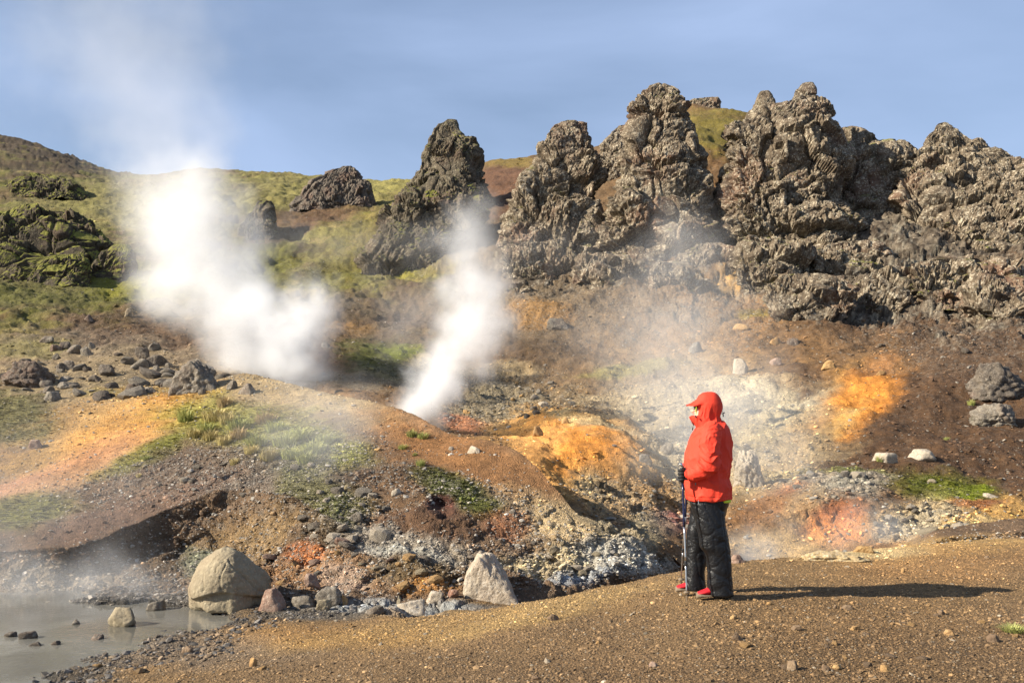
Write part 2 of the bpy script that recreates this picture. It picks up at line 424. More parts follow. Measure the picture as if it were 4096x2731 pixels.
# ------------------------------------------------------------------ the ground: one sheet lofted through feature lines
def Z(z, d): return HY - (z - CAMZ) * F / d      # row of a point at height z and depth d
PZ = 0.05                                         # pond surface
LINES = [
 # under the lens
 [(-600, Z(0.3, 2.5), 2.5), (300, Z(0.45, 2.5), 2.5), (1624, Z(0.7, 2.5), 2.5)],
 # bottom of the frame
 [(-600, Z(-0.12, 8), 8.0), (0, Z(-0.02, 8), 8.0), (30, Z(0.04, 7.8), 7.8), (70, Z(0.10, 7.6), 7.6), (150, Z(0.18, 7.4), 7.4), (250, 688, 7.0), (400, 689, 6.3), (700, 688, 5.65), (1024, 688, 5.6), (1624, 680, 5.8)],
 # where the walker stands
 [(-600, Z(-0.15, 9.0), 9.0), (0, Z(-0.06, 9.0), 9.0), (60, Z(0.0, 8.9), 8.9), (100, Z(0.055, 8.9), 8.9), (180, Z(0.11, 8.8), 8.8), (250, Z(0.17, 8.7), 8.7), (400, 638, 8.2), (550, 612, 8.15), (720, 594, 8.35), (860, 592, 8.75), (1024, 592, 9.2), (1624, 585, 9.6)],
 # rear edge of the path
 [(-600, Z(-0.16, 10), 10.0), (0, Z(-0.16, 10), 10.0), (110, Z(-0.05, 10), 10.0), (165, Z(0.02, 10.0), 10.0), (210, Z(0.07, 9.9), 9.9), (250, Z(0.12, 9.7), 9.7), (330, 625, 9.6), (400, 620.5, 9.6), (450, 616, 9.6), (520, 603, 9.7), (600, 585, 10.0), (690, 567, 10.3), (740, 560.5, 10.5), (800, 556, 11.0), (850, 549, 11.5), (940, 544, 12.3), (1024, 541, 12.8), (1624, 530, 14)],
 # gully floor behind the path
 [(-600, Z(-0.2, 10.7), 10.7), (0, Z(-0.2, 10.7), 10.7), (180, Z(-0.08, 10.6), 10.6), (250, Z(0.08, 10.5), 10.5), (330, 613, 10.5), (450, 610, 10.5), (520, Z(0.05, 10.7), 10.7), (600, Z(-0.2, 11.2), 11.2), (690, Z(-0.55, 12), 12.0), (760, Z(-0.7, 12.7), 12.7), (850, Z(-0.55, 13.2), 13.2), (905, Z(0.1, 13.2), 13.2), (940, Z(0.42, 13.2), 13.2), (1024, Z(0.5, 13.5), 13.5), (1624, Z(0.6, 14.5), 14.5)],
 # foot of the mound bank
 [(-600, 606, 11.4), (0, 605.5, 11.5), (180, 604.5, 11.4), (250, 602, 11.3), (320, 600, 11.2), (400, 598, 11.3), (450, 594, 11.4), (520, 590, 11.5), (600, 574, 12.0), (660, Z(-0.3, 12.4), 12.4), (690, Z(-0.55, 13), 13.0), (760, Z(-0.7, 13.6), 13.6), (850, Z(-0.55, 13.8), 13.8), (905, Z(0.15, 13.6), 13.6), (940, Z(0.44, 13.6), 13.6), (1024, Z(0.5, 14.0), 14.0), (1624, Z(0.6, 15), 15)],
 # top of the debris apron under the bank
 [(-600, 590, 12.0), (0, 586, 12.2), (60, 580, 12.45), (100, 572, 12.95), (150, 556, 13.65), (215, 541, 13.9), (250, 538, 13.7), (300, 552, 12.7), (340, 567, 11.9), (380, 575, 11.7), (430, 572, 11.7), (480, 570, 11.75), (520, 570, 11.85), (580, 568, 12.1), (640, 564, 12.3), (660, Z(-0.3, 12.6), 12.6), (690, Z(-0.55, 13.3), 13.3), (760, Z(-0.7, 13.8), 13.8), (850, Z(-0.55, 14.0), 14.0), (905, Z(0.16, 13.8), 13.8), (940, Z(0.44, 13.8), 13.8), (1024, Z(0.5, 14.2), 14.2), (1624, Z(0.6, 15.2), 15.2)],
 # lip of the eroded bank
 [(-600, 552, 12.3), (0, 548, 12.5), (60, 549, 12.6), (95, 541, 13.08), (130, 527, 13.6), (170, 508, 14.15), (215, 491, 14.5), (250, 489, 14.45), (300, 505, 13.6), (340, 528, 12.7), (380, 548, 12.2), (430, 546, 12.2), (480, 545, 12.2), (520, 548, 12.2), (580, 555, 12.4), (640, 559, 12.6), (670, Z(-0.3, 12.9), 12.9), (690, Z(-0.55, 13.6), 13.6), (760, Z(-0.68, 14.1), 14.1), (850, Z(-0.5, 14.2), 14.2), (905, Z(0.18, 14.0), 14.0), (940, Z(0.45, 14.0), 14.0), (1024, Z(0.5, 14.4), 14.4), (1624, Z(0.6, 15.4), 15.4)],
 # middle of the mound
 [(-600, 510, 15), (0, 505, 15.3), (120, 486, 15.6), (200, 466, 15.8), (280, 455, 15.6), (340, 462, 15), (400, 474, 14.4), (460, 480, 14.0), (520, 492, 13.7), (560, 510, 13.3), (600, 529, 13.05), (640, 546, 13.0), (680, Z(-0.35, 13.3), 13.3), (700, Z(-0.5, 14), 14.0), (760, Z(-0.65, 14.4), 14.4), (850, Z(-0.48, 14.5), 14.5), (905, Z(0.2, 14.3), 14.3), (940, Z(0.46, 14.3), 14.3), (1024, Z(0.5, 14.8), 14.8), (1624, Z(0.6, 16), 16)],
 # crest of the mound (skyline of the near ground)
 [(-600, 440, 20), (0, 432, 20), (60, 418, 20), (120, 405, 20.5), (200, 385, 21.5), (244, 370.5, 22), (305, 384, 20.5), (325, 391, 19.6), (361, 397, 18.6), (400, 407, 17.4), (430, 421, 16.6), (452, 433, 16.1), (466, 435, 15.8), (480, 437, 15.5), (514, 447, 14.9), (533, 461, 14.4), (553, 482, 13.9), (571, 505, 13.5), (578, 511, 13.4), (600, 520, 13.25), (623, 535, 13.2), (660, 549, 13.3), (690, 562, 13.8), (720, Z(-0.5, 14.6), 14.6), (760, Z(-0.62, 14.7), 14.7), (850, Z(-0.45, 14.8), 14.8), (905, Z(0.22, 14.6), 14.6), (940, Z(0.46, 14.7), 14.7), (1024, Z(0.52, 15.2), 15.2), (1624, Z(0.6, 16.5), 16.5)],
 # hollow behind the crest
 [(-600, 430, 21), (0, 424, 21), (120, 399, 22), (200, 380, 23.5), (244, Z(2.6, 25), 25), (305, Z(1.7, 24.5), 24.5), (361, Z(1.4, 22), 22.0), (430, Z(0.8, 19), 19), (480, Z(0.45, 17.6), 17.6), (533, Z(0.75, 15.7), 15.7), (571, Z(0.72, 14.2), 14.2), (600, Z(0.62, 13.9), 13.9), (623, Z(0.46, 13.8), 13.8), (660, Z(0.2, 13.9), 13.9), (690, Z(-0.1, 14.3), 14.3), (760, Z(-0.5, 14.9), 14.9), (850, Z(-0.4, 15.0), 15.0), (905, Z(0.3, 14.9), 14.9), (940, Z(0.48, 15.0), 15.0), (1024, Z(0.55, 15.6), 15.6), (1624, Z(0.6, 17), 17)],
 # foot of the far side
 [(-600, 405, 23), (0, 399, 23), (100, 388, 24), (200, 372, 26), (250, 368, 28), (305, 383, 27), (361, 397, 24.5), (400, 408, 23), (455, 436, 20.3), (500, 446, 18.8), (533, 464, 17.3), (560, 487, 15.8), (571, 500, 15.0), (600, 517, 14.6), (623, 531, 14.3), (640, 540, 14.2), (660, 548, 14.3), (690, 560, 14.8), (760, 561, 15.3), (830, 556, 15.3), (890, 541, 15.3), (940, 534, 15.5), (1024, 528, 16.2), (1624, 520, 18)],
 # top of the lower rubble bank / pit wall
 [(-600, 390, 25), (0, 384, 25), (100, 374, 26), (200, 360, 28.5), (250, 357, 30.5), (305, 365, 30), (361, 380, 27.5), (400, 392, 26), (455, 420, 23.5), (500, 436, 21.3), (533, 450, 19.8), (560, 470, 18.6), (600, 487, 17.8), (640, 503, 17.0), (690, 527, 16.4), (740, 531, 16.2), (777, 522, 16.2), (800, 507, 16.4), (823, 498, 16.6), (867, 496, 16.7), (888, 501, 16.6), (930, 509, 16.6), (960, 505, 16.8), (1024, 499, 17.3), (1624, 490, 19)],
 # lower slope, brow of the orange outcrop
 [(-600, 372, 28), (0, 366, 28), (100, 357, 29), (200, 347, 31.5), (300, 347, 33), (361, 362, 30.5), (400, 373, 29.5), (455, 402, 27), (500, 420, 24.6), (535, 425, 23.0), (580, 424, 22.0), (610, 436, 21.2), (640, 462, 19.8), (690, 490, 18.8), (740, 480, 18.6), (800, 476, 18.8), (867, 476, 18.6), (940, 480, 18.4), (1024, 478, 19), (1624, 470, 21)],
 [(-600, 345, 32), (0, 339, 32), (200, 327, 36), (300, 326, 37.5), (400, 346, 35), (460, 374, 32), (530, 392, 29.5), (600, 400, 27.5), (650, 420, 25.5), (700, 432, 24), (760, 425, 23.6), (850, 422, 23.2), (940, 420, 22.8), (1024, 423, 22.8), (1624, 410, 25)],
 [(-600, 315, 37), (0, 309, 37), (200, 300, 41), (300, 298, 42.5), (400, 312, 41), (460, 328, 38.5), (530, 338, 36), (640, 352, 33.5), (700, 362, 32), (760, 362, 31), (850, 362, 30), (940, 356, 29.5), (1024, 355, 29), (1624, 340, 31)],
 # foot of the cliffs
 [(-600, 285, 43), (0, 279, 43), (200, 268, 48), (300, 262, 50), (360, 272, 48), (400, 279, 46), (460, 276, 44.5), (530, 272, 43.5), (640, 276, 42), (700, 288, 40.5), (760, 312, 37.5), (850, 319, 36), (940, 317, 35.5), (1024, 316, 35), (1624, 300, 36)],
 [(-600, 225, 55), (0, 232, 52), (120, 232, 54), (200, 224, 57), (300, 216, 59), (400, 232, 54), (460, 214, 54), (530, 222, 51), (640, 218, 49), (690, 222, 48), (720, 240, 46), (760, 258, 44), (850, 262, 42.5), (940, 262, 41.5), (1024, 262, 41), (1624, 240, 42)],
 [(-600, 170, 72), (0, 183, 70), (120, 190, 72), (200, 184, 72), (300, 187, 72), (400, 193, 68), (470, 192, 64), (530, 178, 65), (600, 168, 60), (660, 150, 54), (700, 142, 53), (740, 160, 52), (850, 190, 49), (940, 195, 47.5), (1024, 195, 47), (1624, 180, 48)],
 # skyline
 [(-600, 60, 125), (-150, 108, 118), (0, 134, 112), (40, 143, 110), (60, 150, 108), (90, 163, 106), (120, 172, 104), (160, 176, 98), (200, 168, 94), (260, 170, 90), (320, 177, 86), (370, 180, 84), (410, 180, 82), (450, 176, 82), (475, 165, 82), (490, 158, 82), (530, 156, 82), (600, 145, 76), (640, 124, 70), (690, 103, 64), (735, 109, 61), (800, 118, 60), (860, 133, 62), (920, 155, 58), (1024, 158, 57), (1624, 140, 57)],
 [(-600, Z(40, 150), 150), (0, Z(24, 150), 150), (200, Z(17, 140), 140), (512, Z(14, 130), 130), (700, Z(20, 110), 110), (1024, Z(12, 95), 95), (1624, Z(14, 95), 95)],
 [(-600, Z(6, 500), 500), (1624, Z(6, 500), 500)],
 [(-600, Z(0, 4000), 4000), (1624, Z(0, 4000), 4000)],
]
NL = len(LINES)
LSV = np.concatenate([np.arange(6), [5.5], np.arange(6, NL - 1)])
XC = np.concatenate([np.linspace(-600, -60, 55, endpoint=False), np.linspace(-60, 1084, 890), np.linspace(1084, 1624, 56)[1:]])
NC = len(XC)
def line_eval(L):
    a = np.array(L, float)
    xs = np.arange(-600, 1625, 2.0)
    y = np.interp(xs, a[:, 0], a[:, 1]); d = np.interp(xs, a[:, 0], a[:, 2])
    k = np.hanning(15); k /= k.sum()
    yp = np.convolve(np.pad(y, 7, 'edge'), k, 'valid'); dp = np.convolve(np.pad(d, 7, 'edge'), k, 'valid')
    return np.interp(XC, xs, yp), np.interp(XC, xs, dp)
ly = np.zeros((NL, NC)); ld = np.zeros((NL, NC))
for k, L in enumerate(LINES): ly[k], ld[k] = line_eval(L)
for k in range(1, NL): ld[k] = np.maximum(ld[k], ld[k - 1] + 0.08)
lz = CAMZ + (HY - ly) / F * ld
inf = (XC > -10) & (XC < 1034)
rows_d, rows_z, rows_s = [], [], []
for k in range(NL - 1):
    span = np.abs(ly[k + 1] - ly[k])[inf].max()
    n = int(np.clip(span / 1.6, 7, 52))
    if k == 0: n = 26
    if k >= NL - 3: n = 12
    for t in np.arange(n) / n:
        rows_d.append(ld[k] * (1 - t) + ld[k + 1] * t); rows_z.append(lz[k] * (1 - t) + lz[k + 1] * t); rows_s.append(LSV[k] * (1 - t) + LSV[k + 1] * t)
rows_d.append(ld[-1]); rows_z.append(lz[-1]); rows_s.append(LSV[-1])
TD = np.array(rows_d); TZ = np.array(rows_z); TS = np.array(rows_s); NR = len(TS)
kk = np.array([1, 2, 3, 2, 1.0]); kk /= kk.sum()
for it in range(2):
    pad = np.pad(TZ, ((2, 2), (0, 0)), 'edge')
    TZ = sum(kk[j] * pad[j:j + NR] for j in range(5))
TX = (XC[None, :] - 512) / F * TD
P = np.stack([TX, TD, TZ], -1).astype(np.float32)          # rows x cols x 3
PF = P.reshape(-1, 3)
IX = np.repeat(XC[None, :], NR, 0).ravel() * SD              # photo reading units
IY = ((HY - (TZ - CAMZ) * F / TD) * SD).ravel()
SS = np.repeat(TS[:, None], NC, 1).ravel()
DD = TD.ravel()

# warped coordinates make every painted edge irregular
W1 = fbm(PF * 0.55, 4, 0.55, 40); W2 = fbm(PF * 0.55 + 50, 4, 0.55, 41)
WF = fbm(PF * 2.4, 4, 0.6, 42)
class Patch:
    """a sparse weight over the ground vertices"""
    def __init__(self, i, m): self.i, self.m = i, m
    def __mul__(self, k): return Patch(self.i, self.m * (k if np.isscalar(k) else k[self.i]))
    __rmul__ = __mul__
def blob(x, y, rx, ry, rot=0.0, soft=0.4, warp=0.35, s0=-1, s1=99, fine=0.25):
    """noise-edged patch of ground round a place"""
    c, s = math.cos(math.radians(rot)), math.sin(math.radians(rot))
    k = 1 + soft + 1.3 * warp + 1.2 * fine
    ex = k * math.hypot(rx * c, ry * s); ey = k * math.hypot(rx * s, ry * c)
    i = np.nonzero((np.abs(IX - x) < ex) & (np.abs(IY - y) < ey) & (SS >= s0) & (SS <= s1))[0]
    dx, dy = IX[i] - x, IY[i] - y
    u = (dx * c + dy * s) / rx + warp * W1[i]
    v = (-dx * s + dy * c) / ry + warp * W2[i]
    r = np.sqrt(u * u + v * v) + fine * WF[i]
    return Patch(i, 1 - sstep(1 - soft, 1 + soft, r))
def dense(m):
    if isinstance(m, Patch):
        o = np.zeros(len(PF), np.float32); o[m.i] = m.m; return o
    return m

col = np.zeros((len(PF), 3), np.float32)
def lay(c, m):
    if isinstance(m, Patch):
        k = np.clip(m.m, 0, 1)[:, None].astype(np.float32)
        col[m.i] = col[m.i] * (1 - k) + np.array(c, np.float32) * k
    else:
        k = np.clip(m, 0, 1)[:, None].astype(np.float32)
        col[:] = col * (1 - k) + np.array(c, np.float32) * k
def upmax(arr, m):
    if isinstance(m, Patch): arr[m.i] = np.maximum(arr[m.i], np.clip(m.m, 0, 1))
    else: np.maximum(arr, np.clip(m, 0, 1), out=arr)
PATH = (0.235, 0.155, 0.076); DKB = (0.115, 0.066, 0.034); BRN = (0.19, 0.115, 0.055); GRV = (0.20, 0.165, 0.125)
OCH = (0.50, 0.29, 0.10); ORG = (0.66, 0.29, 0.06); RED = (0.42, 0.13, 0.055); WHT = (0.62, 0.53, 0.36); CRM = (0.50, 0.39, 0.23)
MOS = (0.125, 0.12, 0.034); MOB = (0.22, 0.25, 0.020); GRS = (0.24, 0.215, 0.08); GRY = (0.27, 0.25, 0.21); PUR = (0.20, 0.105, 0.095); WET = (0.075, 0.062, 0.05)
col[:] = PATH
g = fbm(PF * 0.12, 4, 0.5, 11)
# large regions by place
lay((0.185, 0.125, 0.068), sstep(0.0, 0.6, g))
mound = (SS > 4.6) & (SS < 9.2)
lay((0.185, 0.125, 0.078), mound * 1.0)
far = sstep(9.4, 10.2, SS)
lay(BRN, far)
hill = sstep(13.0, 14.2, SS)
lay((0.16, 0.11, 0.062), hill * sstep(1560, 1250, IX))
lay(DKB, far * sstep(1640, 1800, IX + 60 * W1))
# left hillside: moss and dry grass over dark soil
mossm = np.zeros(len(PF), np.float32)
def moss(m, c=MOS):
    lay(c, m); upmax(mossm, m)
lefth = sstep(12.2, 13.8, SS) * sstep(1130, 900, IX + 80 * W1)
moss(lefth * .9 * sstep(-0.2, 0.3, fbm(PF * 0.20, 5, 0.65, 61)), MOS)
moss(lefth * sstep(0.1, 0.5, fbm(PF * 0.33 + 9, 4, 0.6, 62)) * 0.8, GRS)
hp = fbm(PF * np.array([.28, .2, .5], np.float32) + 31, 5, .62, 64)
lay((0.085, 0.062, 0.036), lefth * .85 * sstep(.12, .42, hp)); moss(lefth * .8 * sstep(.15, .45, -hp), (0.17, 0.165, 0.035)); lay((0.33, 0.26, 0.12), lefth * .6 * sstep(.3, .6, fbm(PF * np.array([.5, .3, 1.4], np.float32) + 77, 4, .6, 66)))
lay((0.085, 0.062, 0.038), sstep(17.0, 17.7, SS) * sstep(330, 230, IX + 60 * W1) * sstep(-0.6, 0.2, W2 + 0.2))
moss(blob(730, 440, 240, 60, 0, .5) * .9, GRS); moss(blob(890, 425, 80, 26) * .9, (0.28, 0.25, 0.085))
moss(blob(250, 470, 230, 50, 0, .5) * .8, GRS)
moss(blob(120, 670, 330, 55, 0, .5) * .75, MOS); moss(blob(330, 655, 120, 30) * .6, (0.25, 0.24, 0.03))
lay((0.13, 0.078, 0.045), blob(330, 775, 230, 55, 0, .5) * .9)
lay((0.14, 0.075, 0.045), blob(720, 500, 120, 26, -8, .5) * .8); lay((0.16, 0.085, 0.05), blob(1160, 430, 110, 70, 0, .5, s0=13) * .9)
moss(blob(1170, 372, 60, 14) * .8, (0.24, 0.18, 0.05))
moss(blob(860, 560, 180, 60, -25, .6) * .55, (0.25, 0.20, 0.04)); moss(blob(870, 640, 150, 40, -12, .5) * .7, (0.27, 0.25, 0.03)); moss(blob(780, 620, 90, 60) * .6, MOS)
lay((0.125, 0.085, 0.055), blob(820, 730, 230, 60, -8, .5) * .85); lay((0.36, 0.2, 0.05), blob(790, 760, 60, 18) * .6)
lay((0.15, 0.105, 0.065), blob(850, 800, 200, 40, 3, .5, s0=9.5) * .8); moss(blob(900, 830, 110, 40, 8, s0=9.5) * .8, (0.10, 0.12, 0.02)); moss(blob(930, 805, 50, 12, s0=9.5) * .8, MOB)
lay((0.22, 0.20, 0.15), blob(900, 870, 160, 24, s0=9.5) * .6); lay(CRM, blob(985, 835, 55, 22, s0=9.5) * .8); lay(CRM, blob(1140, 850, 80, 22, s0=9.5) * .7)
# grey rubble on the plateau, left
lay(GRY, blob(260, 850, 330, 80, 4, .6) * .4); lay((0.30, 0.235, 0.14), blob(230, 880, 330, 80, 3, .6) * .75); moss(blob(430, 915, 180, 26, 4) * .6, (0.26, 0.25, 0.05)); moss(blob(60, 800, 110, 16) * .6, GRS)
moss(blob(40, 960, 100, 60) * .7, (0.15, 0.15, 0.05))
# buff crest of the mound and its slopes
lay((0.40, 0.305, 0.175), blob(700, 900, 250, 50, 12, .5, s0=6.5, s1=9.3) * .95); lay((0.42, 0.30, 0.17), blob(420, 935, 130, 28, 8, .5) * .7)
lay((0.47, 0.30, 0.13), blob(240, 1000, 230, 75, -22, .5) * .95); lay((0.60, 0.33, 0.10), blob(270, 1000, 170, 40, -24, .5) * .9); lay((0.42, 0.22, 0.13), blob(120, 1090, 230, 34, -24, .5) * .7); lay((0.27, 0.17, 0.06), blob(90, 1050, 80, 20, -15) * .6)
lay((0.44, 0.27, 0.14), blob(120, 1120, 220, 26, -22, .5) * .6)
moss(blob(330, 1050, 130, 26, -24) * .75, (0.23, 0.25, 0.045)); moss(blob(60, 1185, 130, 34, -6) * .85, (0.17, 0.17, 0.035)); moss(blob(560, 985, 170, 60, 8, .5) * .85, (0.30, 0.29, 0.07)); moss(blob(700, 1040, 130, 40, 0, .5) * .8, (0.30, 0.31, 0.08))
lay((0.155, 0.115, 0.085), blob(480, 1080, 220, 55, -6, .5) * .9); lay((0.18, 0.15, 0.12), blob(600, 1120, 220, 50, -4, .6) * .7); lay((0.19, 0.125, 0.09), blob(280, 1180, 230, 40, -20, .5) * .8)
moss(blob(720, 1140, 90, 60, 60) * .6, (0.17, 0.175, 0.07)); moss(blob(770, 1190, 90, 50, -30) * .7, (0.125, 0.135, 0.05))
lay((0.31, 0.165, 0.07), blob(1060, 1040, 200, 60, 20, .5, s0=6.2, s1=9.2) * .95); lay((0.235, 0.13, 0.06), blob(1200, 1110, 130, 50, 40, .5, s0=6, s1=9.2) * .8); lay((0.36, 0.22, 0.12), blob(985, 968, 60, 24, 28, s0=7, s1=9.2) * .7)
lay((0.17, 0.10, 0.05), blob(930, 1160, 130, 60, 30, s0=6, s1=8.6) * .6); moss(blob(1050, 1130, 90, 34, 25, s0=5, s1=8.6) * .9, (0.10, 0.115, 0.032)); moss(blob(1100, 1165, 50, 24, s0=5, s1=8.6) * .7, (0.13, 0.14, 0.03))
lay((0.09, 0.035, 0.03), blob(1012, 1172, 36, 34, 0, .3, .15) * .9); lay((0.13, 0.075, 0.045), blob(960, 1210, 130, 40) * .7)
lay((0.30, 0.285, 0.24), blob(900, 1250, 170, 30, 10) * .6); lay((0.42, 0.42, 0.38), blob(900, 1275, 110, 12, 5) * .75); lay(CRM, blob(1300, 1210, 140, 46, 22, .5, s0=4.5, s1=9.1) * .8); lay((0.52, 0.44, 0.28), blob(1260, 1290, 150, 30, 0, s0=4.5, s1=9) * .8); lay((0.33, 0.28, 0.19), blob(1440, 1240, 120, 40, 35, s0=4, s1=9.1) * .8); lay((0.48, 0.46, 0.40), blob(1430, 1290, 110, 34, 12, s0=4, s1=9.1) * .85); lay((0.36, 0.40, 0.44), blob(1330, 1320, 100, 16, -8, s0=3.2, s1=9) * .7); lay((0.26, 0.12, 0.06), blob(1150, 1200, 60, 26, s0=4.5, s1=9) * .7)
# eroded bank faces
bank = (SS > 4.9) & (SS < 6.0)
lay((0.15, 0.10, 0.062), bank * sstep(900, 700, IX) * .9)
lay((0.30, 0.21, 0.11), blob(560, 1240, 130, 60, -20, .5, s0=4.8, s1=6.2) * .8); lay((0.20, 0.23, 0.17), blob(470, 1290, 60, 40, 0, s0=4.8, s1=6.2) * .7); lay((0.32, 0.27, 0.20), blob(120, 1330, 160, 36, 0, .5, s0=4.8, s1=6.3) * .7); lay((0.14, 0.10, 0.06), blob(330, 1310, 90, 50, s0=4.8, s1=6.2) * .7)
lay((0.34, 0.20, 0.10), blob(760, 1320, 140, 40, 0, .5, s0=4.5, s1=6.6) * .8); lay((0.44, 0.17, 0.06), blob(700, 1280, 50, 22, s0=4.5, s1=6.6) * .7); lay((0.40, 0.32, 0.26), blob(800, 1330, 60, 30, s0=4.5, s1=6.6) * .6); lay((0.13, 0.095, 0.05), blob(940, 1310, 90, 30, s0=4.5, s1=6.6) * .8); lay((0.46, 0.23, 0.06), blob(980, 1345, 60, 18, s0=4.5, s1=6.6) * .6)
lay((0.40, 0.42, 0.42), blob(880, 1395, 190, 16, 0, .4, s0=2.6, s1=5.5) * .85); lay((0.11, 0.10, 0.085), blob(700, 1412, 130, 12, s0=2.4, s1=5.5) * .85)
# orange, red and white altered ground beyond the mound
lay((0.21, 0.165, 0.10), blob(1200, 930, 200, 70, 10, .5, s0=9.3) * .8); lay((0.27, 0.24, 0.17), blob(1130, 930, 120, 60, 0, s0=9.3) * .5); lay((0.36, 0.17, 0.09), blob(1065, 972, 50, 20, 15, s0=9.2) * .9)
lay(OCH, blob(1340, 1048, 200, 96, 14, .3, .2, s0=9.3, fine=.15)); lay(ORG, blob(1330, 1040, 130, 58, 12, .45, .3, s0=9.3) * .9); lay((0.62, 0.36, 0.14), blob(1240, 1030, 70, 40, s0=9.3) * .6); lay((0.40, 0.30, 0.17), blob(1450, 1155, 120, 34, 14, s0=9.3) * .8); lay((0.21, 0.145, 0.085), blob(1390, 960, 110, 20, 20, s0=9.3) * .7)
lay((0.42, 0.34, 0.2), blob(1400, 1135, 80, 22, 10, s0=9.3) * .8); lay((0.48, 0.38, 0.21), blob(1330, 985, 90, 14, 16, s0=9.3) * .7); lay((0.27, 0.185, 0.105), blob(1480, 1150, 120, 50, 20, s0=9.3) * .7); lay(PUR, blob(1560, 1190, 60, 40, s0=9.3) * .9); lay((0.30, 0.12, 0.09), blob(1560, 1195, 40, 20, s0=9.3) * .6); lay((0.27, 0.25, 0.17), blob(1490, 1220, 60, 40, s0=9.3) * .6)
lay((0.47, 0.39, 0.25), blob(1600, 960, 230, 130, 10, .5, s0=9.3) * .85); lay((0.38, 0.33, 0.24), blob(1620, 1040, 130, 60, 0, .5, s0=9.3) * .6); lay(WHT, blob(1760, 920, 130, 36, 14, .5, s0=9.3) * .9); lay((0.55, 0.44, 0.24), blob(1820, 950, 120, 40, -20, s0=9.3) * .7); lay(WHT, blob(1870, 915, 90, 14, -14, s0=9.3) * .8)
lay((0.46, 0.26, 0.09), blob(1980, 870, 110, 50, -35, .5, s0=9.3) * .9); lay(ORG, blob(1965, 930, 125, 50, -38, .45, s0=9.3) * .95); lay((0.62, 0.40, 0.14), blob(1930, 970, 70, 20, -35, s0=9.3) * .7); lay((0.40, 0.27, 0.13), blob(1860, 980, 70, 50, -30, s0=9.3) * .7); lay((0.42, 0.19, 0.06), blob(2010, 840, 70, 22, -30, s0=9.3) * .7)
lay((0.42, 0.29, 0.15), blob(1790, 1060, 170, 14, -32, .4, .2, s0=9.3) * .7)
lay((0.34, 0.32, 0.26), blob(1900, 1110, 130, 26, 4, .5, s0=9.3) * .8); moss(blob(1900, 1090, 110, 10, 3, s0=9.3) * .6, (0.20, 0.22, 0.03)); moss(blob(2170, 1130, 110, 34, 10, .5, s0=9.3) * .85, (0.15, 0.17, 0.012)); moss(blob(2210, 1140, 60, 16, -10, s0=9.3) * .7, (0.22, 0.27, 0.012))
lay((0.30, 0.16, 0.075), blob(1790, 1150, 110, 40, -25, .5, s0=9.3) * .8); lay((0.36, 0.13, 0.06), blob(1800, 1130, 46, 16, s0=9.3) * .3); lay((.46, .35, .20), blob(1770, 1085, 170, 46, -25, .6, s0=9.3) * .7); lay((0.40, 0.34, 0.22), blob(1840, 1170, 80, 26, -40, s0=9.3) * .5)
lay((0.34, 0.19, 0.075), blob(1930, 1215, 170, 60, 0, .5, s0=9.3) * .85); lay(RED, blob(1925, 1185, 60, 36, 0, .6, s0=9.3) * .55); lay((0.56, 0.24, 0.07), blob(1900, 1215, 80, 36, 0, s0=9.3) * .8); lay((0.46, 0.33, 0.16), blob(1780, 1250, 110, 40, s0=9.3) * .7); lay((0.15, 0.095, 0.045), blob(2040, 1185, 60, 34, s0=9.3) * .8)
lay(CRM, blob(2120, 1190, 110, 40, -10, .5, s0=9.3) * .8); lay((0.40, 0.36, 0.27), blob(2110, 1200, 90, 26, -10, s0=9.3) * .6); lay((0.50, 0.31, 0.11), blob(2270, 1200, 120, 40, -14, .5, s0=9.3) * .9); lay((0.60, 0.46, 0.24), blob(2200, 1225, 80, 22, -18, s0=9.3) * .8); lay((0.30, 0.10, 0.05), blob(2240, 1160, 60, 12, s0=9.3) * .6)
# slope under the cliffs
lay((0.44, 0.25, 0.08), blob(1720, 620, 75, 60, 0, .5, s0=13) * .85); lay((0.50, 0.33, 0.13), blob(1690, 640, 40, 26, s0=13) * .7); lay((0.30, 0.18, 0.08), blob(1700, 720, 150, 50, 0, .5, s0=12) * .7); moss(blob(1730, 722, 40, 8, s0=12) * .7, (0.25, 0.20, 0.02)); lay((0.33, 0.21, 0.10), blob(1600, 800, 250, 60, 10, .6, s0=11) * .6); lay((0.26, 0.20, 0.13), blob(1300, 700, 200, 70, 0, .6, s0=11) * .6); lay((0.33, 0.19, 0.07), blob(1240, 720, 80, 30, s0=11) * .7); lay((0.30, 0.18, 0.08), blob(1900, 800, 160, 40, 5, .6, s0=11) * .5)
lay((0.23, 0.16, 0.09), blob(1430, 860, 200, 40, 0, .6, s0=10) * .6); moss(blob(1450, 850, 120, 12, -6, s0=10) * .5, (0.27, 0.26, 0.06)); moss(blob(1980, 690, 120, 14, 0, s0=13) * .4, GRS)
lay((0.15, 0.105, 0.07), blob(2200, 790, 250, 80, 0, .6, s0=11) * .5)
moss(blob(1640, 300, 90, 50, 0, .5, s0=15) * .7, (0.19, 0.17, 0.03))
